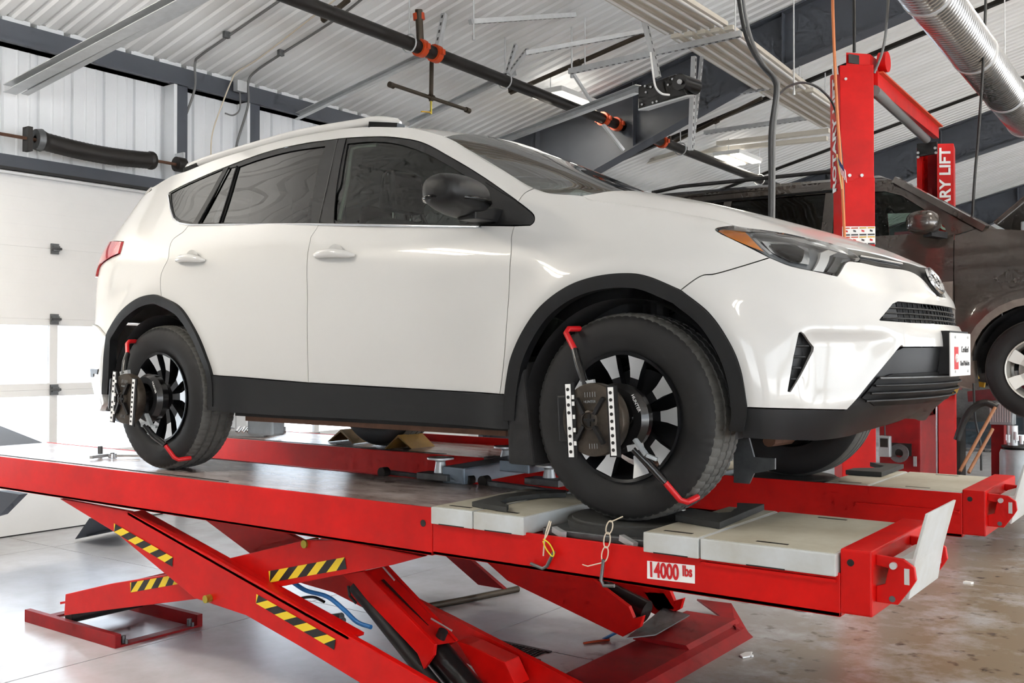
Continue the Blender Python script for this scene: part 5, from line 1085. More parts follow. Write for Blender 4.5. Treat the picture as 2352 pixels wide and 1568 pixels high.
# ---------------------------------------------------------------- dark SUV on the two-post lift
class Flat:
    """side of a vehicle as offset from an upright plane y = Y0; sgn -1 faces -y"""
    def __init__(s, Y0, sgn, zk, ins): s.Y0 = Y0; s.sgn = sgn; s.zk = zk; s.ins = ins; s.base = (0, 0, 0); s.m = pchip_slopes(zk, ins)
    def pt(s, x, z, off=0.0):
        x = np.atleast_1d(np.asarray(x, float)); z = np.atleast_1d(np.asarray(z, float)); d = hermite(s.zk, np.array(s.ins), s.m, z)
        d = d+np.clip((x-.9)/.6, 0, 1)**2*.18+np.clip((-3.1-x)/.4, 0, 1)**2*.12-.03*np.exp(-((np.hypot(x-.51, z-1.43)-.50)/.07)**2)-.03*np.exp(-((np.hypot(x+2.28, z-1.43)-.50)/.07)**2)
        return np.stack([x, s.Y0-s.sgn*(d-off), z], -1)
suv = thing('suv', 'dark grey-brown dusty SUV raised on the red two-post lift', 'car', (-1, 5.42, 1.6))
zk_ = [1.4, 1.6, 1.8, 2.1, 2.35, 2.45, 2.52, 2.75, 2.92, 3.06]; in_ = [.06, .02, .0, .0, .02, .04, .07, .15, .21, .30]
def arc(cx, cz, r, a0, a1, n=14): return [(cx+r*math.cos(math.radians(a0+(a1-a0)*k/n)), cz+r*math.sin(math.radians(a0+(a1-a0)*k/n))) for k in range(n+1)]
for Y0, sg in ((4.45, -1), (6.39, 1)):
    S2 = Flat(Y0, sg, zk_, in_)
    def sp(name, outer, m, holes=(), off=0.0, thick=.015, grid=.05, gap=.003): return panel(name, outer, m, suv, holes, off, thick, grid, gap, S=S2, mirror=False)
    wins = [[(-3.12, 2.56), (-2.98, 2.90), (-2.10, 2.92), (-2.10, 2.52)], [(-2.02, 2.52), (-2.02, 2.92), (-1.16, 2.91), (-1.16, 2.50)], [(-1.06, 2.50), (-1.06, 2.90), (-.66, 2.88), (-.52, 2.83), (-.34, 2.70), (-.17, 2.54), (-.15, 2.50)]]
    sp('body_side', [(-3.38, 1.75), (-3.42, 2.40), (-3.22, 2.98), (-2.9, 3.05), (-1.1, 3.02), (-.62, 2.985), (-.50, 2.945), (-.41, 2.88), (-.1, 2.66), (.10, 2.51), (-.085, 2.46), (-.075, 1.75), (-.05, 1.60), (-1.76, 1.58)]+arc(-2.28, 1.43, .50, 15, 165)+[(-2.85, 1.62)], m_suv, wins)
    sp('front_fender', [(.10, 2.51), (.5, 2.455), (1.1, 2.38), (1.38, 2.20), (1.42, 1.75), (1.02, 1.62)]+arc(.51, 1.43, .50, 20, 172)+[(-.05, 1.55), (-.075, 1.75), (-.085, 2.46)], m_suv)
    sp('arch_lip', arc(.51, 1.43, .53, 15, 178)+arc(.51, 1.43, .475, 178, 15), m_suvd, off=.022, grid=.04, gap=0)
    sp('dusty_lower_door', [(-1.7, 1.62), (-.09, 1.64), (-.085, 2.10), (-1.7, 2.05)], m_suvd, off=.003, thick=.003)
    sp('rocker', [(-1.75, 1.58), (-.02, 1.58), (-.04, 1.48), (-1.72, 1.48)], m_black, off=.02)
    for wn in wins: sp('side_window', wn, m_gl_r if wn[0][0] < -1.9 else m_gl_f, off=-.012, thick=0, gap=-.002)
    MB().tube([tuple(S2.pt(x, z, .004)[0]) for x, z in [(-3.14, 2.54), (-3.05, 2.80), (-2.98, 2.92), (-2.85, 2.945), (-1.1, 2.93)]], .012, 6).build('window_trim', m_blackg, suv)
    cx_, cy_ = .04, Y0+sg*.14
    mb = MB(); mc = V((-.27, Y0+sg*.14, 2.555)); nn = 14; vs = []; fs = []
    for i in range(nn+1):
        a = -PI/2+PI*i/nn
        for j in range(20):
            b = 2*PI*j/20; r = abs(math.cos(a))**.6; vs.append(mc+V((.125*r*math.copysign(abs(math.cos(b))**.8, math.cos(b)), .13*math.copysign(abs(math.sin(a))**.8, math.sin(a)), .095*r*math.copysign(abs(math.sin(b))**.8, math.sin(b)))))
    for i in range(nn):
        for j in range(20): fs.append((i*20+j, i*20+(j+1) % 20, (i+1)*20+(j+1) % 20, (i+1)*20+j))
    mr = mb.add(vs, fs).build('door_mirror', m_suv, suv, smooth=60)
    MB().bar(mc+V((.03, 0, -.085)), (-.16, Y0-sg*.02, 2.46), .08, .05).build('mirror_stalk', m_black, mr)
    for cx in (.51, -2.28): spoked_wheel(suv, (cx, Y0-sg*.03, 1.41), sg, R=.385, rr=.235, wd=.25, style='six', mt=1, far=True)
    for cx in (.51, -2.28): MB().lathe((cx, Y0-sg*.05, 1.43), (0, -sg, 0), [(0, .47), (.33, .47), (.33, .3)], 24, *liner_arc(sg)).build('wheel_liner', m_liner, suv, smooth=40)
    MB().hexa([(-.12, Y0-sg*.06, 1.30), (.06, Y0-sg*.06, 1.25), (.06, Y0-sg*.2, 1.25), (-.12, Y0-sg*.2, 1.30)], [(-.10, Y0-sg*.02, 1.72), (.02, Y0-sg*.02, 1.80), (.02, Y0-sg*.2, 1.80), (-.10, Y0-sg*.2, 1.72)]).build('mud_guard', m_suvd, suv)
MB().hexa([(-3.2, 4.70, 3.02), (-.62, 4.70, 2.985), (-.62, 6.14, 2.985), (-3.2, 6.14, 3.02)], [(-3.0, 4.82, 3.09), (-.75, 4.82, 3.05), (-.75, 6.02, 3.05), (-3.0, 6.02, 3.09)]).build('roof', m_suv, suv, bevel=.02, smooth=40)
for y in (4.78, 6.06): MB().tube([(-2.9, y, 3.10), (-2.6, y, 3.13), (-1.2, y, 3.12), (-.95, y, 3.08)], .018, 8).build('roof_rail', m_cable, suv, smooth=60)
MB().add([(-.60, 4.72, 2.985), (-.60, 6.12, 2.985), (.16, 6.30, 2.50), (.16, 4.54, 2.50)], [(0, 1, 2, 3)]).build('windscreen', m_gl_w, suv)
for y0_, y1_ in ((4.68, 4.52), (6.16, 6.32)): MB().bar((-.58, y0_, 2.975), (.14, y1_, 2.50), .07, .05).build('windscreen_pillar', m_suv, suv)
MB().box(.08, 1.35, 4.75, 6.1, 1.9, 2.36).build('engine_bay', m_dark, suv)
hd_ = MB().hexa([(.20, 4.62, 2.53), (.20, 6.22, 2.53), (1.02, 6.15, 3.22), (1.02, 4.69, 3.22)], [(.17, 4.62, 2.56), (.17, 6.22, 2.56), (.98, 6.15, 3.26), (.98, 4.69, 3.26)]).build('raised_hood', m_suv, suv, bevel=.01)
MB().tube([(.7, 4.9, 2.36), (.85, 4.8, 3.08)], .012, 8).build('hood_prop', m_steel, suv)
MB().box(.35, .75, 4.72, 5.0, 2.36, 2.56).build('battery', m_drum, suv, bevel=.01)
MB().box(-3.3, 1.2, 4.75, 6.1, 1.42, 1.62).build('underbody', m_dark, suv)
MB().box(-3.38, -3.3, 4.6, 6.25, 1.65, 2.5).build('tailgate', m_suv, suv)
MB().box(1.30, 1.48, 4.6, 6.25, 1.6, 2.1).build('front_bumper', m_suv, suv, bevel=.03)
for y in (5.0, 5.85):
    s_ = MB().prism([(-1.25, y-.25, 2.0), (-1.38, y-.25, 2.62), (-1.50, y-.25, 2.60), (-1.42, y-.25, 1.98)], (0, .5, 0)).build('seat', m_seat, suv, bevel=.04, smooth=60)
    MB().prism([(-1.39, y-.13, 2.64), (-1.41, y-.12, 2.84), (-1.49, y-.12, 2.84), (-1.50, y-.13, 2.65)], (0, .26, 0)).build('headrest', m_seat, s_, bevel=.04, smooth=60)
MB().box(-.15, .1, 4.7, 6.15, 2.2, 2.46).build('dashboard', m_seat, suv, bevel=.04)
tag(MB().box(-.58, -.44, 4.64, 4.70, 2.485, 2.535).build('pink_carton', m_pink), 'small pink carton on the window sill of the dark SUV', 'box')

# ---------------------------------------------------------------- under the ceiling
def rz(x): return roof_z(x)
# sprinkler main with orange couplings
X0 = -4.5; sm = thing('sprinkler_pipe', 'long black sprinkler main crossing under the ceiling', 'pipe', (X0, 5, 4.38))
za, zb2 = (-4.500, 1.698, 4.426)[2], (-4.500, 9.686, 4.340)[2]; ya, yb = (-4.500, 1.698, 4.426)[1], (-4.500, 9.686, 4.340)[1]
def py(y): return za+(zb2-za)*(y-ya)/(yb-ya)
MB().tube([(X0, -1.5, py(-1.5)), (X0, 16, py(16))], .062, 16).build('main', m_pipe, sm, smooth=40)
for (cx_, cy_) in (((-4.500, 3.405, 4.430), 0), ((-4.500, 3.190, 4.464), 0), ((-4.500, 6.537, 4.402), 0), ((-4.500, 6.851, 4.398), 0), ((-4.500, 8.049, 4.360), 0)):
    y = cx_[1]; cpl = MB().tube([(X0, y-.035, py(y)), (X0, y+.035, py(y))], .085, 14).build('coupling', m_orange, sm, smooth=40)
    MB().box(X0-.11, X0+.11, y-.02, y+.02, py(y)-.025, py(y)+.025).build('coupling_lug', m_orange, cpl)
y = (-4.500, 3.190, 4.464)[1]
MB().tube([(X0, y, py(y)), (X0+.02, y-.05, rz(X0)-.1)], .035, 12).build('riser', m_pipeb, sm, smooth=40); MB().tube([(X0, y-.02, py(y)+.26), (X0, y-.03, py(y)+.32)], .055, 12).build('coupling', m_orange, sm, smooth=40)
for y in ((-4.500, 3.031, 4.473)[1], (-4.500, 4.530, 4.421)[1], 8.6, 11.4):
    h = MB().tube([(X0+.085*math.cos(t), y, py(y)+.085*math.sin(t)) for t in np.linspace(0, 2*PI, 21)[:-1]], .008, 6, closed=True).build('hanger_ring', m_steel, sm)
    MB().tube([(X0, y, py(y)+.085), (X0, y, rz(X0)-.0)], .007, 6).build('hanger_rod', m_steel, h)
# drop with a cross bar and yellow valve
dp_ = thing('sprinkler_drop', 'brown sprinkler drop with a cross bar and yellow valve', 'pipe', (-5.000, 3.923, 4.120))
tpp = V((-5.000, 3.936, 4.573)); MB().tube([(tpp.x, tpp.y, rz(tpp.x)-.02), (-5.000, 3.923, 4.133)], .022, 10).build('drop', m_pipeb, dp_, smooth=40)
MB().tube([(-5.000, 3.315, 4.176), (-5.000, 4.557, 4.159)], .020, 10).build('cross_bar', m_pipeb, dp_, smooth=40)
for p in ((-5.000, 3.328, 4.174), (-5.000, 4.527, 4.162), (-5.000, 3.930, 4.179)): q = V(p); MB().tube([q+V((0, -.03, -.004)), q+V((0, .03, -.008))], .030, 10).build('fitting', m_pipeb, dp_, smooth=40)
MB().tube([(-5.000, 3.923, 4.133), (-5.000, 3.923, 3.998)], .011, 8).build('drain_cock', m_gold, dp_); MB().bar((-5.000, 3.774, 3.996), (-5.000, 3.923, 4.016), .02, .01).build('valve_lever', m_ylift, dp_)
# brown branch lines running up the slope
for i, (a, b, lab) in enumerate((((-5.086, 5.425, 4.549), (-3.427, 5.596, 4.963), 'brown branch pipe running up the ceiling above the lamps'), ((-5.070, 2.486, 4.592), (-4.691, 2.433, 4.687), 'short brown branch pipe with an upturned end'), ((-4.927, 9.137, 4.568), (-3.422, 8.844, 4.945), 'brown branch pipe beyond the grey rafter'))):
    t = thing('branch_pipe', lab, 'pipe', a, 'sprinkler branch pipes'); MB().tube([a, b], .026, 10).build('pipe', m_pipeb, t, smooth=40); q = V(a); MB().tube([q, q+V((0, -.02, .11))], .022, 10).build('elbow', m_pipeb, t, smooth=40)
    MB().tube([V(a).lerp(V(b), .5), V(a).lerp(V(b), .54)], .040, 10).build('coupling', m_pipeb, t, smooth=40)
# door tracks and their hangers
def track(name, label, a, b, w_=.06, h_=.05, group='overhead door tracks', m=None):
    a, b = V(a), V(b)
    if a.x < WX+.14: a = a.lerp(b, (WX+.14-a.x)/(b.x-a.x))
    t = thing(name, label, 'track', a, group)
    MB().bar(a, b, w_, .006).build('flange', m or m_steel, t); MB().bar(a+V((0, w_/2, h_/2)), b+V((0, w_/2, h_/2)), .006, h_).build('side', m or m_steel, t); MB().bar(a+V((0, 0, h_)), b+V((0, 0, h_)), w_, .006).build('flange', m or m_steel, t); return t
track('door_track', 'shiny galvanised door track rising at the upper left corner', (-6.758, 0.310, 3.642), (-3.997, 0.310, 3.964), .11, .06)
t = track('door_track', 'second galvanised rail just below the shiny door track', (-7.018, 0.440, 3.623), (-3.980, 0.440, 4.004), .06, .05)
track('door_track', 'galvanised door track ending at the red pipe clamp', (-7.124, 3.336, 3.879), (-4.607, 3.609, 4.508), .06, .06)
track('door_track', 'pale door track just above the white car roof', (-6.040, 4.733, 4.150), (-4.553, 4.775, 4.522), .05, .06)
q = V((-4.606, 3.548, 4.489)); tag(MB().box(q.x-.07, q.x+.03, q.y-.04, q.y+.05, q.z-.02, q.z+.06).build('pipe_clamp', m_signred, bevel=.01), 'red clamp at the end of the galvanised door track', 'clamp')
q = V((-6.737, 0.380, 3.619)); tb = thing('track_bracket', 'rusty spring anchor at the end of the shiny door track', 'bracket', q); MB().box(q.x-.06, q.x+.06, q.y-.05, q.y+.05, q.z-.08, q.z+.04).build('bracket', m_steeld, tb, bevel=.01); MB().bar(q, q+V((-.1, 0, -.25)), .05, .02).build('strap', m_pipe, tb)
# perforated hanging angles and trapeze struts
def strut(label, a, b, w_=.042, name='strut_channel', cat='strut', m=None, holes=True, parent=None):
    a, b = V(a), V(b); a.z = min(a.z, rz(a.x)-.03); b.z = min(b.z, rz(b.x)-.03); t = thing(name, label, cat, a, 'galvanised struts under the ceiling'); MB().bar(a, b, w_, w_).build('channel', m or m_steel, t)
    if holes:
        n = int((b-a).length/.07)
        mbh = MB()
        for k in range(n): p = a.lerp(b, (k+.5)/n); d = (b-a).normalized(); mbh.bar(p-d*.016, p+d*.016, w_*.35, w_*1.06)
        o = mbh.build('slot_row', m_txt, t); o['kind'] = 'stuff'
    return t
strut('hanging angle above the red pipe clamp', (-4.500, 3.540, 5.049), (-4.500, 3.430, 4.437), .05)
strut('hanging angle on the black sprinkler main right of the branch pipe', (-4.500, 4.943, 5.271), (-4.500, 4.530, 4.412), .04)
strut('second hanging angle spread from the same sprinkler hanger', (-4.500, 4.725, 5.350), (-4.500, 4.537, 4.423), .035)
strut('long flat strut at the top centre under the ceiling', (-4.000, 3.311, 4.593), (-3.774, 4.750, 5.195), .045)
strut('strut in front of the brown branch pipe', (-3.949, 4.131, 4.493), (-3.033, 4.850, 4.722), .042)
strut('slender stay below the trapeze leading to the black opener', (-4.170, 5.300, 4.625), (-4.075, 5.600, 4.299), .03, holes=False)
strut('grey stay in front of the deep rafter', (-4.484, 6.500, 4.303), (-4.373, 6.800, 4.023), .035, holes=False)
strut('tall hanging angle left of the black opener', (-2.787, 4.400, 4.689), (-2.633, 4.400, 4.098), .045)
strut('thin hanging angle right of the black opener', (-2.752, 5.400, 4.554), (-2.793, 5.400, 3.604), .045)
strut('slanted hanging angle right of the black opener', (-2.712, 5.500, 4.571), (-2.822, 5.500, 3.646), .030)
# trapeze hangers carrying the white strip lights
LN = [(-2.750, 3.741, 4.657), (-2.750, 5.036, 4.622), (-2.750, 6.838, 4.572), (-2.750, 8.620, 4.535)]; RN = [(-2.150, 3.882, 4.572), (-2.150, 4.946, 4.592), (-2.150, 6.548, 4.508), (-2.150, 7.898, 4.418)]
def zl(x, y):
    f_ = (x+2.75)/.6; za_ = np.interp(y, [p[1] for p in LN], [p[2] for p in LN]); zb_ = np.interp(y, [p[1] for p in RN], [p[2] for p in RN]); return za_+(zb_-za_)*f_
for k, x in enumerate((-2.74, -2.60, -2.46, -2.32, -2.18)):
    t = thing('strip_light', ['long white strip light at the outer edge of the rack by the opener', 'second long white strip light on the rack counted from the opener', 'middle long white strip light on the rack of five', 'fourth long white strip light on the rack counted from the opener', 'long white strip light on the rack nearest the dark cables'][k], 'lamp', (x, 5, zl(x, 5)), 'five unlit strip lights on the ceiling rack')
    for (y0, y1) in ((1.9, 4.85), (4.95, 7.05), (7.15, 9.3)):
        s_ = MB().bar((x, y0, zl(x, y0)+.03), (x, y1, zl(x, y1)+.03), .098, .05).build('housing', m_beige, t, bevel=.015, smooth=40)
        MB().tube([(x, y0+.05, zl(x, y0)+.005), (x, y1-.05, zl(x, y1)+.005)], .016, 10).build('tube', m_doorw, s_, smooth=50)
for (a, b, lab) in (((-3.935, 4.900, 4.513), (-2.030, 4.900, 4.553), 'upper trapeze strut carrying the strip lights'), ((-3.624, 7.100, 4.599), (-2.229, 7.100, 4.635), 'middle trapeze strut carrying the strip lights beside the opener'), ((-4.470, 9.300, 4.727), (-2.669, 9.300, 4.734), 'lower trapeze strut carrying the strip lights near the red column')):
    t = strut(lab, V(a)+V((0, 0, -.03)), V(b)+V((0, 0, -.03)), .055, holes=True)
    for p in (V(a).lerp(V(b), .1), V(a).lerp(V(b), .97)): MB().tube([p, (p.x, p.y, rz(p.x)-.03)], .008, 6).build('threaded_rod', m_steel, t)
for (a, b, lab) in (((-7.061, 10.600, 4.770), (-3.136, 10.600, 4.672), 'pale rail crossing beyond the deep rafter'), ((-4.678, 10.200, 4.718), (-2.970, 10.200, 4.693), 'shorter pale rail just above the crossing rail'), ((-7.042, 11.000, 4.635), (-4.969, 9.500, 4.506), 'slanted pale rail behind the car hood')):
    t = thing('ceiling_rail', lab, 'rail', a, 'pale rails beyond the rafter'); MB().bar(a, b, .09, .06).build('rail', m_beige, t); p = V(a).lerp(V(b), .5); MB().tube([p, (p.x, p.y, rz(p.x))], .007, 6).build('threaded_rod', m_steel, t)
for k, (p, lab) in enumerate((((-2.115, 6.500, 5.315), 'thin rod hanging at the right end of the middle trapeze'), ((-3.971, 5.000, 5.365), 'thin rod hanging beside the long flat strut'), ((-3.950, 3.300, 4.781), 'thin rod at the left end of the long flat strut'))):
    q = V(p); L_ = (1.0, .9, .35)[k]; t = thing('threaded_rod', lab, 'rod', q, 'thin hanging rods'); MB().tube([(q.x, q.y, rz(q.x)), (q.x, q.y, q.z-L_)], .009, 6).build('rod', m_steel, t); MB().tube([(q.x, q.y, q.z-L_-.02), (q.x, q.y, q.z-L_+.02)], .016, 6).build('nut', m_steel, t)
# door opener with its rail
op = thing('door_opener', 'black garage door opener hanging under the rafter', 'opener', (-2.649, 4.500, 3.910))
o0, o1 = V((-2.899, 4.500, 4.072)), V((-2.336, 4.500, 3.963)); dx = o1-o0
bx_ = MB().hexa([(-2.844, 4.400, 3.828), (-2.340, 4.400, 3.891), (-2.435, 4.750, 3.978), (-2.970, 4.750, 3.923)], [(-2.844, 4.400, 4.042), (-2.454, 4.400, 4.101), (-2.548, 4.750, 4.187), (-2.969, 4.750, 4.145)]).build('housing', m_hub, op, bevel=.01)
MB().hexa([(-2.817, 4.350, 3.806), (-2.316, 4.350, 3.861), (-2.436, 4.800, 3.981), (-2.949, 4.800, 3.913)], [V(p)+V((0, 0, .015)) for p in ((-2.817, 4.350, 3.806), (-2.316, 4.350, 3.861), (-2.436, 4.800, 3.981), (-2.949, 4.800, 3.913))]).build('steel_tray', m_steel, op)
MB().tube([(-2.409, 4.380, 4.017), (-2.406, 4.700, 4.038)], .075, 18).build('motor', m_hub, op, smooth=40); q = V((-2.390, 4.360, 4.009)); MB().tube([q, q+V((0, -.02, 0))], .022, 12).build('motor_shaft', m_steel, op)
for p in ((-2.765, 4.390, 4.035), (-2.755, 4.390, 3.976), (-2.705, 4.390, 4.018), (-2.525, 4.390, 4.009), (-2.480, 4.390, 4.055), (-2.797, 4.390, 3.868), (-2.683, 4.390, 3.868), (-2.642, 4.390, 3.874)): q = V(p); MB().tube([q, q+V((0, -.01, 0))], .010, 8).build('screw', m_steel, op)
cable('opener_cable', 'white cord looping over the black door opener', [(-2.661, 4.300, 4.314), (-2.634, 4.300, 4.108), (-2.607, 4.300, 3.983), (-2.545, 4.300, 3.913), (-2.496, 4.360, 3.906)], .010, m_sign)
track('opener_rail', 'long galvanised opener rail pointing to the black opener', (-6.029, 6.300, 4.178), (-2.954, 4.600, 4.051), .07, .07)
# lamps: twin lit panels under the ceiling, most of them unseen and added
def twin_lamp(p, label, up=20, w=None):
    t = thing('panel_lamp', label, 'lamp', p, 'lit twin panel lamps under the ceiling'); x, y, z = p
    MB().box(x-.22, x+.22, y-.45, y+.45, z+.012, z+.075).build('housing', m_lampb, t, bevel=.01)
    for s_ in (-1, 1):
        MB().box(x+s_*.13-.075, x+s_*.13+.075, y-.42, y+.42, z-.004, z+.013).build('diffuser', m_lamp, t, bevel=.004)
        l = bpy.data.lights.new('lamp_light', 'AREA'); l.shape = 'RECTANGLE'; l.size = .12; l.size_y = .8; l.energy = w or LAMP_W; l.color = (1, .92, .80)
        lo_ = bpy.data.objects.new('lamp_light', l); COL.objects.link(lo_); lo_.parent = t; lo_.location = (s_*.13, 0, -.012)
    l = bpy.data.lights.new('ceiling_fill', 'AREA'); l.shape = 'RECTANGLE'; l.size = .36; l.size_y = .86; l.energy = up; l.color = (1, .96, .90)  # added upward fill with no emitter of its own, brightens the ceiling
    lo_ = bpy.data.objects.new('ceiling_fill', l); COL.objects.link(lo_); lo_.parent = t; lo_.location = (0, 0, .085); lo_.rotation_euler = (PI, 0, 0)
    for s_ in (-1, 1): MB().tube([(x, y+s_*.35, z+.07), (x, y+s_*.35, rz(x))], .006, 6).build('hanger', m_steel, t)
LAMP_W = 24
twin_lamp((-4.744, 6.100, 4.524), 'lit twin panel lamp hanging beside the black sprinkler main', 1, 7); twin_lamp((-4.606, 10.798, 4.558), 'lit twin panel lamp beyond the rafter behind the cables', 1, 7)
twin_lamp((-5.4, -1.7, 3.3), 'unseen twin panel lamp added over the rear of the white car', 55); twin_lamp((-2.9, -3.2, 3.4), 'unseen twin panel lamp added over the near side of the white car', 6); twin_lamp((3.4, 1.8, 4.3), 'unseen twin panel lamp added over the front of the white car'); twin_lamp((3.4, 7.0, 4.2), 'unseen twin panel lamp added above the dark SUV'); twin_lamp((3.4, 12.5, 4.2), 'unseen twin panel lamp added far down the hall'); twin_lamp((1.2, 4.4, 5.2), 'unseen twin panel lamp added above the red column'); twin_lamp((3.2, -6.0, 4.6), 'unseen twin panel lamp added behind the viewer', 6)  # unseen lamps added out of frame to brighten ceiling and hall
q = V((-0.131, 7.600, 4.078)); lf = thing('louvre_lamp', 'white louvred lamp fixture at the right edge beside the duct', 'lamp', q)
MB().box(q.x-.10, q.x+.5, q.y-.3, q.y+.3, q.z+.06, q.z+.16).build('housing', m_lampb, lf, bevel=.02)
for k in range(7): MB().box(q.x-.08+k*.075, q.x-.06+k*.075, q.y-.28, q.y+.28, q.z-.02, q.z+.06).build('louvre', m_steel, lf)
MB().box(q.x-.10, q.x+.5, q.y-.31, q.y-.29, q.z-.03, q.z+.06).build('end_plate', m_lampb, lf)
# spiral duct
du = thing('air_duct', 'round spiral steel air duct at the upper right', 'duct', (0, 3, 3.8)); a, b = V((0.000, 3.520, 4.021)), V((0.000, 6.958, 3.881)); d = (b-a).normalized(); a = a-d*4.5; b = b+d*.35; Ld = (b-a).length
prof = []; n = int(Ld/.055)
for k in range(n): t_ = k*.055; prof += [(t_, .168), (t_+.040, .168), (t_+.047, .174), (t_+.052, .174)]
prof.append((Ld, .168)); MB().lathe(a, d, prof, 28).build('spiral_shell', m_duct, du, smooth=30)
for f_ in (.35, .52, .70, .86, .985): p = a+d*Ld*f_; MB().lathe(p, d, [(-.02, .170), (-.018, .180), (.018, .180), (.02, .170)], 28).build('joint_band', m_steel, du, smooth=40)
for f_ in (.52, .86): p = a+d*Ld*f_; MB().tube([p+V((0, 0, .17)), (p.x, p.y, rz(p.x))], .006, 6).build('hanger', m_steel, du)
# conduits and cable on ceiling and back wall
cable('conduit_pipe', 'thin grey conduit bending from the ceiling down the wall post', [(-4.468, 2.008, 4.833), (-5.135, 2.037, 4.666), (-5.894, 2.046, 4.477), (-6.292, 2.053, 4.377), (-6.400, 2.074, 4.325), (-6.420, 2.085, 4.082), (-6.550, 2.048, 3.735), (-6.550, 2.030, 3.393)], .012, m_cableg)
cable('conduit_pipe', 'thin grey conduit left of the second wall post', [(-4.296, 2.574, 4.876), (-5.066, 2.691, 4.684), (-5.925, 2.700, 4.469), (-6.308, 2.720, 4.373), (-6.400, 2.713, 4.280), (-6.420, 2.731, 4.065), (-6.550, 2.716, 3.746), (-6.550, 2.672, 3.582)], .012, m_cableg)
cable('signal_wire', 'thin yellow wire dropping down the wall between the conduits', [(-4.414, 2.423, 4.856), (-5.074, 2.479, 4.692), (-6.038, 2.578, 4.450), (-6.400, 2.577, 4.360), (-6.420, 2.523, 4.264), (-6.450, 2.441, 4.033), (-6.550, 2.394, 3.733), (-6.550, 2.374, 3.490)], .007, m_zip)
jb = thing('junction_box', 'small grey junction box on the eave beam', 'junction box', (-6.420, 2.626, 4.220)); q = V((-6.420, 2.626, 4.220)); MB().box(q.x-.03, q.x+.04, q.y-.06, q.y+.06, q.z-.05, q.z+.06).build('box', m_steel, jb, bevel=.006); MB().tube(crv([q+V((0, 0, -.05)), q+V((0, .0, -.22)), q+V((0, -.08, -.30)), q+V((0, -.18, -.30))], 5), .008, 8).build('cord', m_cableg, jb)
for (p, lab) in (((-5.856, 2.017, 4.466), 'small conduit clip on the first grey conduit'), ((-5.870, 2.680, 4.463), 'small conduit clip on the second grey conduit')): q = V(p); c0 = MB().box(q.x-.02, q.x+.02, q.y-.03, q.y+.03, q.z-.01, q.z+.05); tag(c0.build('conduit_clip', m_steeld, bevel=.004), lab, 'clip')
# counterbalance spring over the door
sp_ = thing('torsion_spring', 'dark torsion spring over the door at the upper left', 'spring', (-6.350, 0.973, 3.282)); a, b = V((-6.350, 0.497, 3.310)), V((-6.350, 1.587, 3.306))
MB().tube([V((-6.350, 0.040, 3.304)), V((-6.350, 1.930, 3.310))], .014, 10).build('shaft', m_rust, sp_, smooth=40)
pts_ = [a.lerp(b, t)+V((0, 0, -.05*math.sin(PI*t)*.6)) for t in np.linspace(0, 1, 60)]
MB().tube(pts_, [.085 if i in (1, 2, 57, 58) else .075+(.003 if i % 2 else 0) for i in range(60)], 16).build('coil', m_pipe, sp_, smooth=30)
MB().lathe(a, (b-a).normalized(), [(-.03, .03), (-.03, .085), (.02, .095), (.02, .03)], 20).build('winding_cone', m_steeld, sp_, smooth=30)
q = V((-6.350, 0.415, 3.303)); MB().box(q.x-.06, q.x+.03, q.y-.02, q.y+.02, q.z-.10, q.z+.10).build('anchor_plate', m_pipe, sp_); q = V((-6.350, 1.867, 3.313)); MB().tube([q+V((0, -.04, 0)), q+V((0, .05, 0))], .07, 18).build('cable_drum', m_pipe, sp_, smooth=40); MB().box(q.x-.2, q.x+.02, q.y+.03, q.y+.05, q.z-.12, q.z+.12).build('end_bracket', m_steel, sp_)

# ---------------------------------------------------------------- things on the floor
dg = thing('floor_drain', 'dark slotted floor drain grate between the lift bases', 'drain', (-1.37, .2, 0))
MB().box(-1.62, -1.14, .04, .07, .0, .006).build('frame', m_pipe, dg); MB().box(-1.62, -1.14, .36, .385, .0, .006).build('frame', m_pipe, dg)
MB().box(-1.60, -1.16, .07, .36, .0005, .0015).build('pit', m_blk, dg)
for k in range(20): MB().box(-1.60+k*.0225, -1.592+k*.0225, .07, .36, .0015, .006).build('grate_bar', m_pipe, dg)
for k in range(3): MB().box(-1.60, -1.16, .13+k*.08, .138+k*.08, .002, .0065).build('cross_bar', m_pipe, dg)
tag(MB().tube(crv([(-2.234, 0.591, 0.020), (-2.144, 0.891, 0.020), (-2.037, 1.335, 0.020)], 5), .02, 10).build('floor_hose', m_pipeb, smooth=60), 'dark hose lying straight on the floor between the lifts', 'hose')
tag(MB().tube(crv([(-1.079, 0.593, 0.006), (-1.050, 0.654, 0.006), (-1.001, 0.729, 0.006)], 5), .006, 6).build('orange_strap', m_orange), 'short orange strap lying on the floor', 'strap')
tag(MB().prism([(-0.330, 0.882, 0.002), (-0.324, 0.940, 0.002), (-0.298, 0.968, 0.002), (-0.280, 0.891, 0.002), (-0.300, 0.850, 0.002)], (0, 0, .008)).build('paper_scrap', m_sign), 'crumpled white paper scrap on the floor', 'paper')
q = V((-0.280, 0.917, 0.000)); tag(MB().lathe(q, (0, 0, 1), [(0, 0), (0, .009), (.008, .009), (.012, 0)], 10).build('plastic_scrap', m_sign, smooth=50), 'tiny white plastic bit beside the paper scrap', 'scrap')
q = V((0.220, 3.283, 0.000)); tag(MB().prism([q, q+V((.05, 0, 0)), q+V((.06, .03, 0)), q+V((.01, .04, 0))], (0, 0, .012)).build('paper_scrap', m_sign), 'small white scrap on the floor beside the runway end', 'paper')
q = V((-0.396, 1.975, 0.000)); tag(MB().lathe(q, (0, 0, 1), [(0, 0), (0, .05), (.005, .058), (.02, .058), (.022, .05), (.006, .045), (.006, 0)], 20).build('white_disc', m_sign, smooth=40), 'round white plastic disc on the floor below the runway', 'disc')
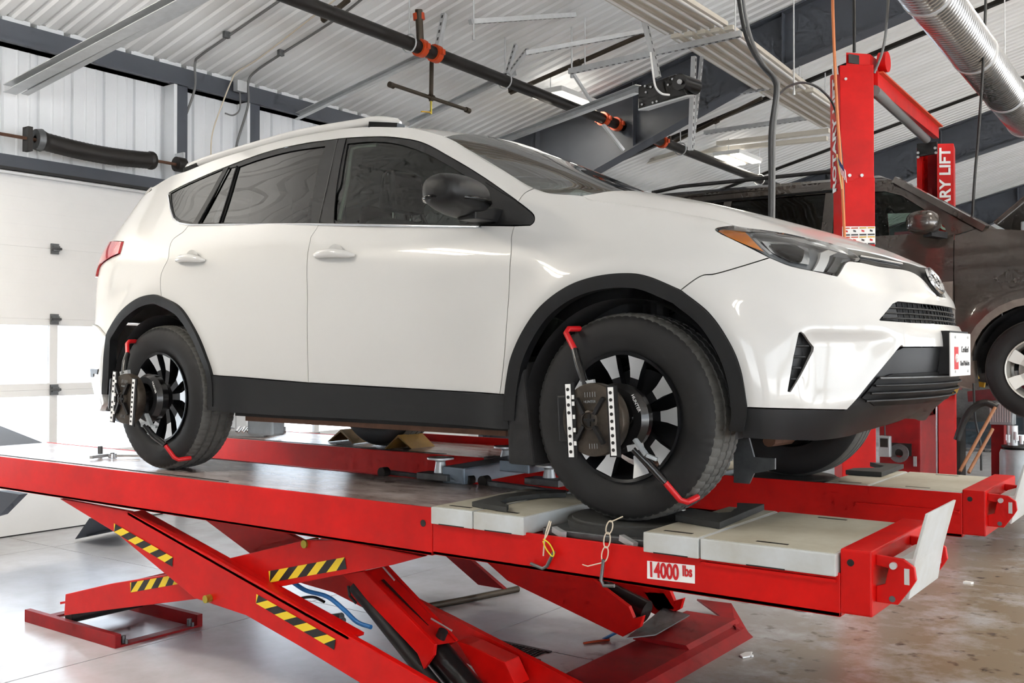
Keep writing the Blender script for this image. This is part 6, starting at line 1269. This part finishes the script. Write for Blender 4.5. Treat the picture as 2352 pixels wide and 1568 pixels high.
# oil drain at the right
od = thing('oil_drainer', 'grey upright oil drainer with a pump standing at the right', 'oil drainer', (-0.082, 6.974, 0.000))
c0 = V((-0.138, 7.357, 0.000)); bs = MB().lathe(c0, (0, 0, 1), [(0, 0), (0, .21), (.05, .22), (.09, .20), (.09, 0)], 28).build('base', m_teal, od, smooth=30)
MB().lathe(c0, (0, 0, 1), [(.09, .0), (.09, .135), (.12, .145), (.52, .145), (.56, .13), (.57, 0)], 32).build('drum', m_drum, od, smooth=40)
MB().lathe(c0, (0, 0, 1), [(.565, .10), (.58, .125), (.60, .125), (.60, 0)], 28).build('drum_collar', m_pipe, od, smooth=40)
MB().tube([c0+V((-.02, 0, .60)), c0+V((-.02, 0, .80))], .05, 14).build('pump', m_steel, od, smooth=40); MB().bar(c0+V((-.08, -.03, .68)), c0+V((.12, .02, .68)), .05, .06).build('pump_head', m_chrome, od)
for (a_, z_) in ((-.05, .63), (.02, .66), (.07, .62)): MB().tube([c0+V((a_, -.06, z_)), c0+V((a_, -.06, z_+.08))], .018, 10).build('valve', m_steel, od)
MB().box(c0.x-.24, c0.x-.02, c0.y+.02, c0.y+.2, .80, 1.02).build('gear_box', m_drum, od, bevel=.01)
for k in range(9): MB().box(c0.x-.235+k*.023, c0.x-.225+k*.023, c0.y+.012, c0.y+.02, .83, 1.02).build('cooling_fin', m_steel, od)
MB().box(c0.x-.02, c0.x+.06, c0.y-.15, c0.y-.147, .05, .075).build('red_plate', m_redd, bs)
MB().box(c0.x-.24, c0.x-.12, c0.y+.1, c0.y+.25, 0, 1.0).build('red_post', m_redd, od)
for (a, b, lab) in (((0.138, 3.600, 0.710), (0.311, 3.900, 1.149), 'brown rod leaning behind the far runway end'), ((0.194, 3.600, 0.705), (0.293, 3.900, 0.993), 'second brown rod leaning beside the drainer')): tag(MB().tube([a, b], .012, 8).build('leaning_rod', m_rodb, smooth=50), lab, 'rod')
cable('black_hose', 'thick black hose curving up behind the runway end', [(-0.010, 4.200, 0.880), (0.027, 4.200, 0.996), (0.095, 4.200, 1.113), (0.185, 4.200, 1.165), (0.268, 4.200, 1.135)], .026, m_cable)
cable('thin_cord', 'thin black cord hanging down behind the runway end', [(0.088, 4.300, 1.307), (0.099, 4.300, 1.043), (0.134, 4.300, 0.847), (0.139, 4.300, 0.650)], .009, m_cable)
yj = thing('floor_jack', 'yellow floor jack standing on the floor in the far bay', 'jack', (-3.491, 21.832, 0.000)); q = V((-3.060, 19.926, 0.000)); MB().box(q.x-.7, q.x+.3, q.y-.1, q.y+.25, .08, .22).build('frame', m_ylift, yj, bevel=.02); MB().lathe(q+V((.28, 0, .2)), (0, 1, 0), [(-.1, 0), (-.1, .2), (.1, .2), (.1, 0)], 18).build('wheel', m_ylift, yj, smooth=40); MB().bar(q+V((-.5, .1, .2)), q+V((-.9, .1, .9)), .04, .04).build('handle', m_ylift, yj)
# red tool cart seen between bumper and far column
ct = thing('tool_cart', 'dark red tool cart with a wheel seen below the bumper', 'cart', (-1.871, 9.473, 0.000)); q0, q1 = V((-0.698, 4.600, 0.565)), V((-0.421, 4.600, 0.584))
MB().box(q0.x, q1.x+.05, 4.6, 5.1, .10, 1.02).build('cabinet', m_redd, ct, bevel=.01); MB().box(q0.x+.1, q1.x-.02, 4.58, 4.60, .70, .80).build('drawer', m_pipe, ct); MB().box(q0.x+.3, q1.x, 4.57, 4.59, .62, .70).build('drawer_label', m_drum, ct)
q = V((-0.515, 4.520, 0.726)); MB().lathe(q, (0, -1, 0), [(0, .035), (0, .075), (.03, .075), (.03, .035)], 24).build('wheel', m_steeld, ct, smooth=30)
q = V((-0.595, 4.400, 0.801)); mt = thing('hanging_tester', 'small grey hand tester hanging beside the red column', 'tester', q); MB().box(q.x-.045, q.x+.045, q.y-.03, q.y+.03, q.z-.10, q.z+.07).build('body', m_drum, mt, bevel=.01); MB().box(q.x-.03, q.x+.03, q.y-.034, q.y-.03, q.z-.02, q.z+.05).build('screen', m_pipe, mt); MB().tube([q+V((0, 0, .07)), q+V((-.01, 0, .35))], .006, 6).build('lead', m_cable, mt)
bs_ = V((-2.667, 9.957, 0.000)); yb_ = thing('base_tray', 'yellow and white floor plate beside the red column foot', 'plate', (-.5, 3.2, 0)); MB().box(-1.75, -.85, 2.9, 3.3, .0, .03).build('yellow_plate', m_ylift, yb_); MB().box(-1.75, -.85, 3.3, 3.9, .0, .025).build('pale_plate', m_drum, yb_)
# far bay behind the raised SUV
at_ = thing('air_tank', 'grey horizontal air tank far behind the raised SUV', 'tank', (-0.862, 9.000, 0.763))
a, b = V((-1.179, 9.000, 0.952)), V((-0.414, 9.000, 0.973)); MB().tube([a, a.lerp(b, .06), a.lerp(b, .94), b], [.10, .24, .24, .10], 24).build('vessel', m_steeld, at_, smooth=50)
for f_ in (.2, .8): p = a.lerp(b, f_); MB().box(p.x-.05, p.x+.05, 8.85, 9.15, 0, p.z-.15).build('foot', m_pipe, at_)
MB().box(a.x+.3, a.x+.8, 8.85, 9.15, a.z+.22, a.z+.5).build('compressor', m_pipe, at_, bevel=.03)
wb_ = thing('work_bench', 'dark work bench with drawers at the end of the hall', 'bench', (-1.0, 13.2, 0))
MB().box(-3.2, 1.4, 13.0, 13.7, .86, .92).build('top', m_pipeb, wb_)
for k in range(4): d_ = MB().box(-3.1+k*1.12, -2.05+k*1.12, 13.02, 13.65, .06, .86).build('cabinet', m_frame, wb_); [MB().box(-3.06+k*1.12, -2.09+k*1.12, 13.0, 13.02, .12+.24*j, .32+.24*j).build('drawer', m_teal, d_) for j in range(3)]
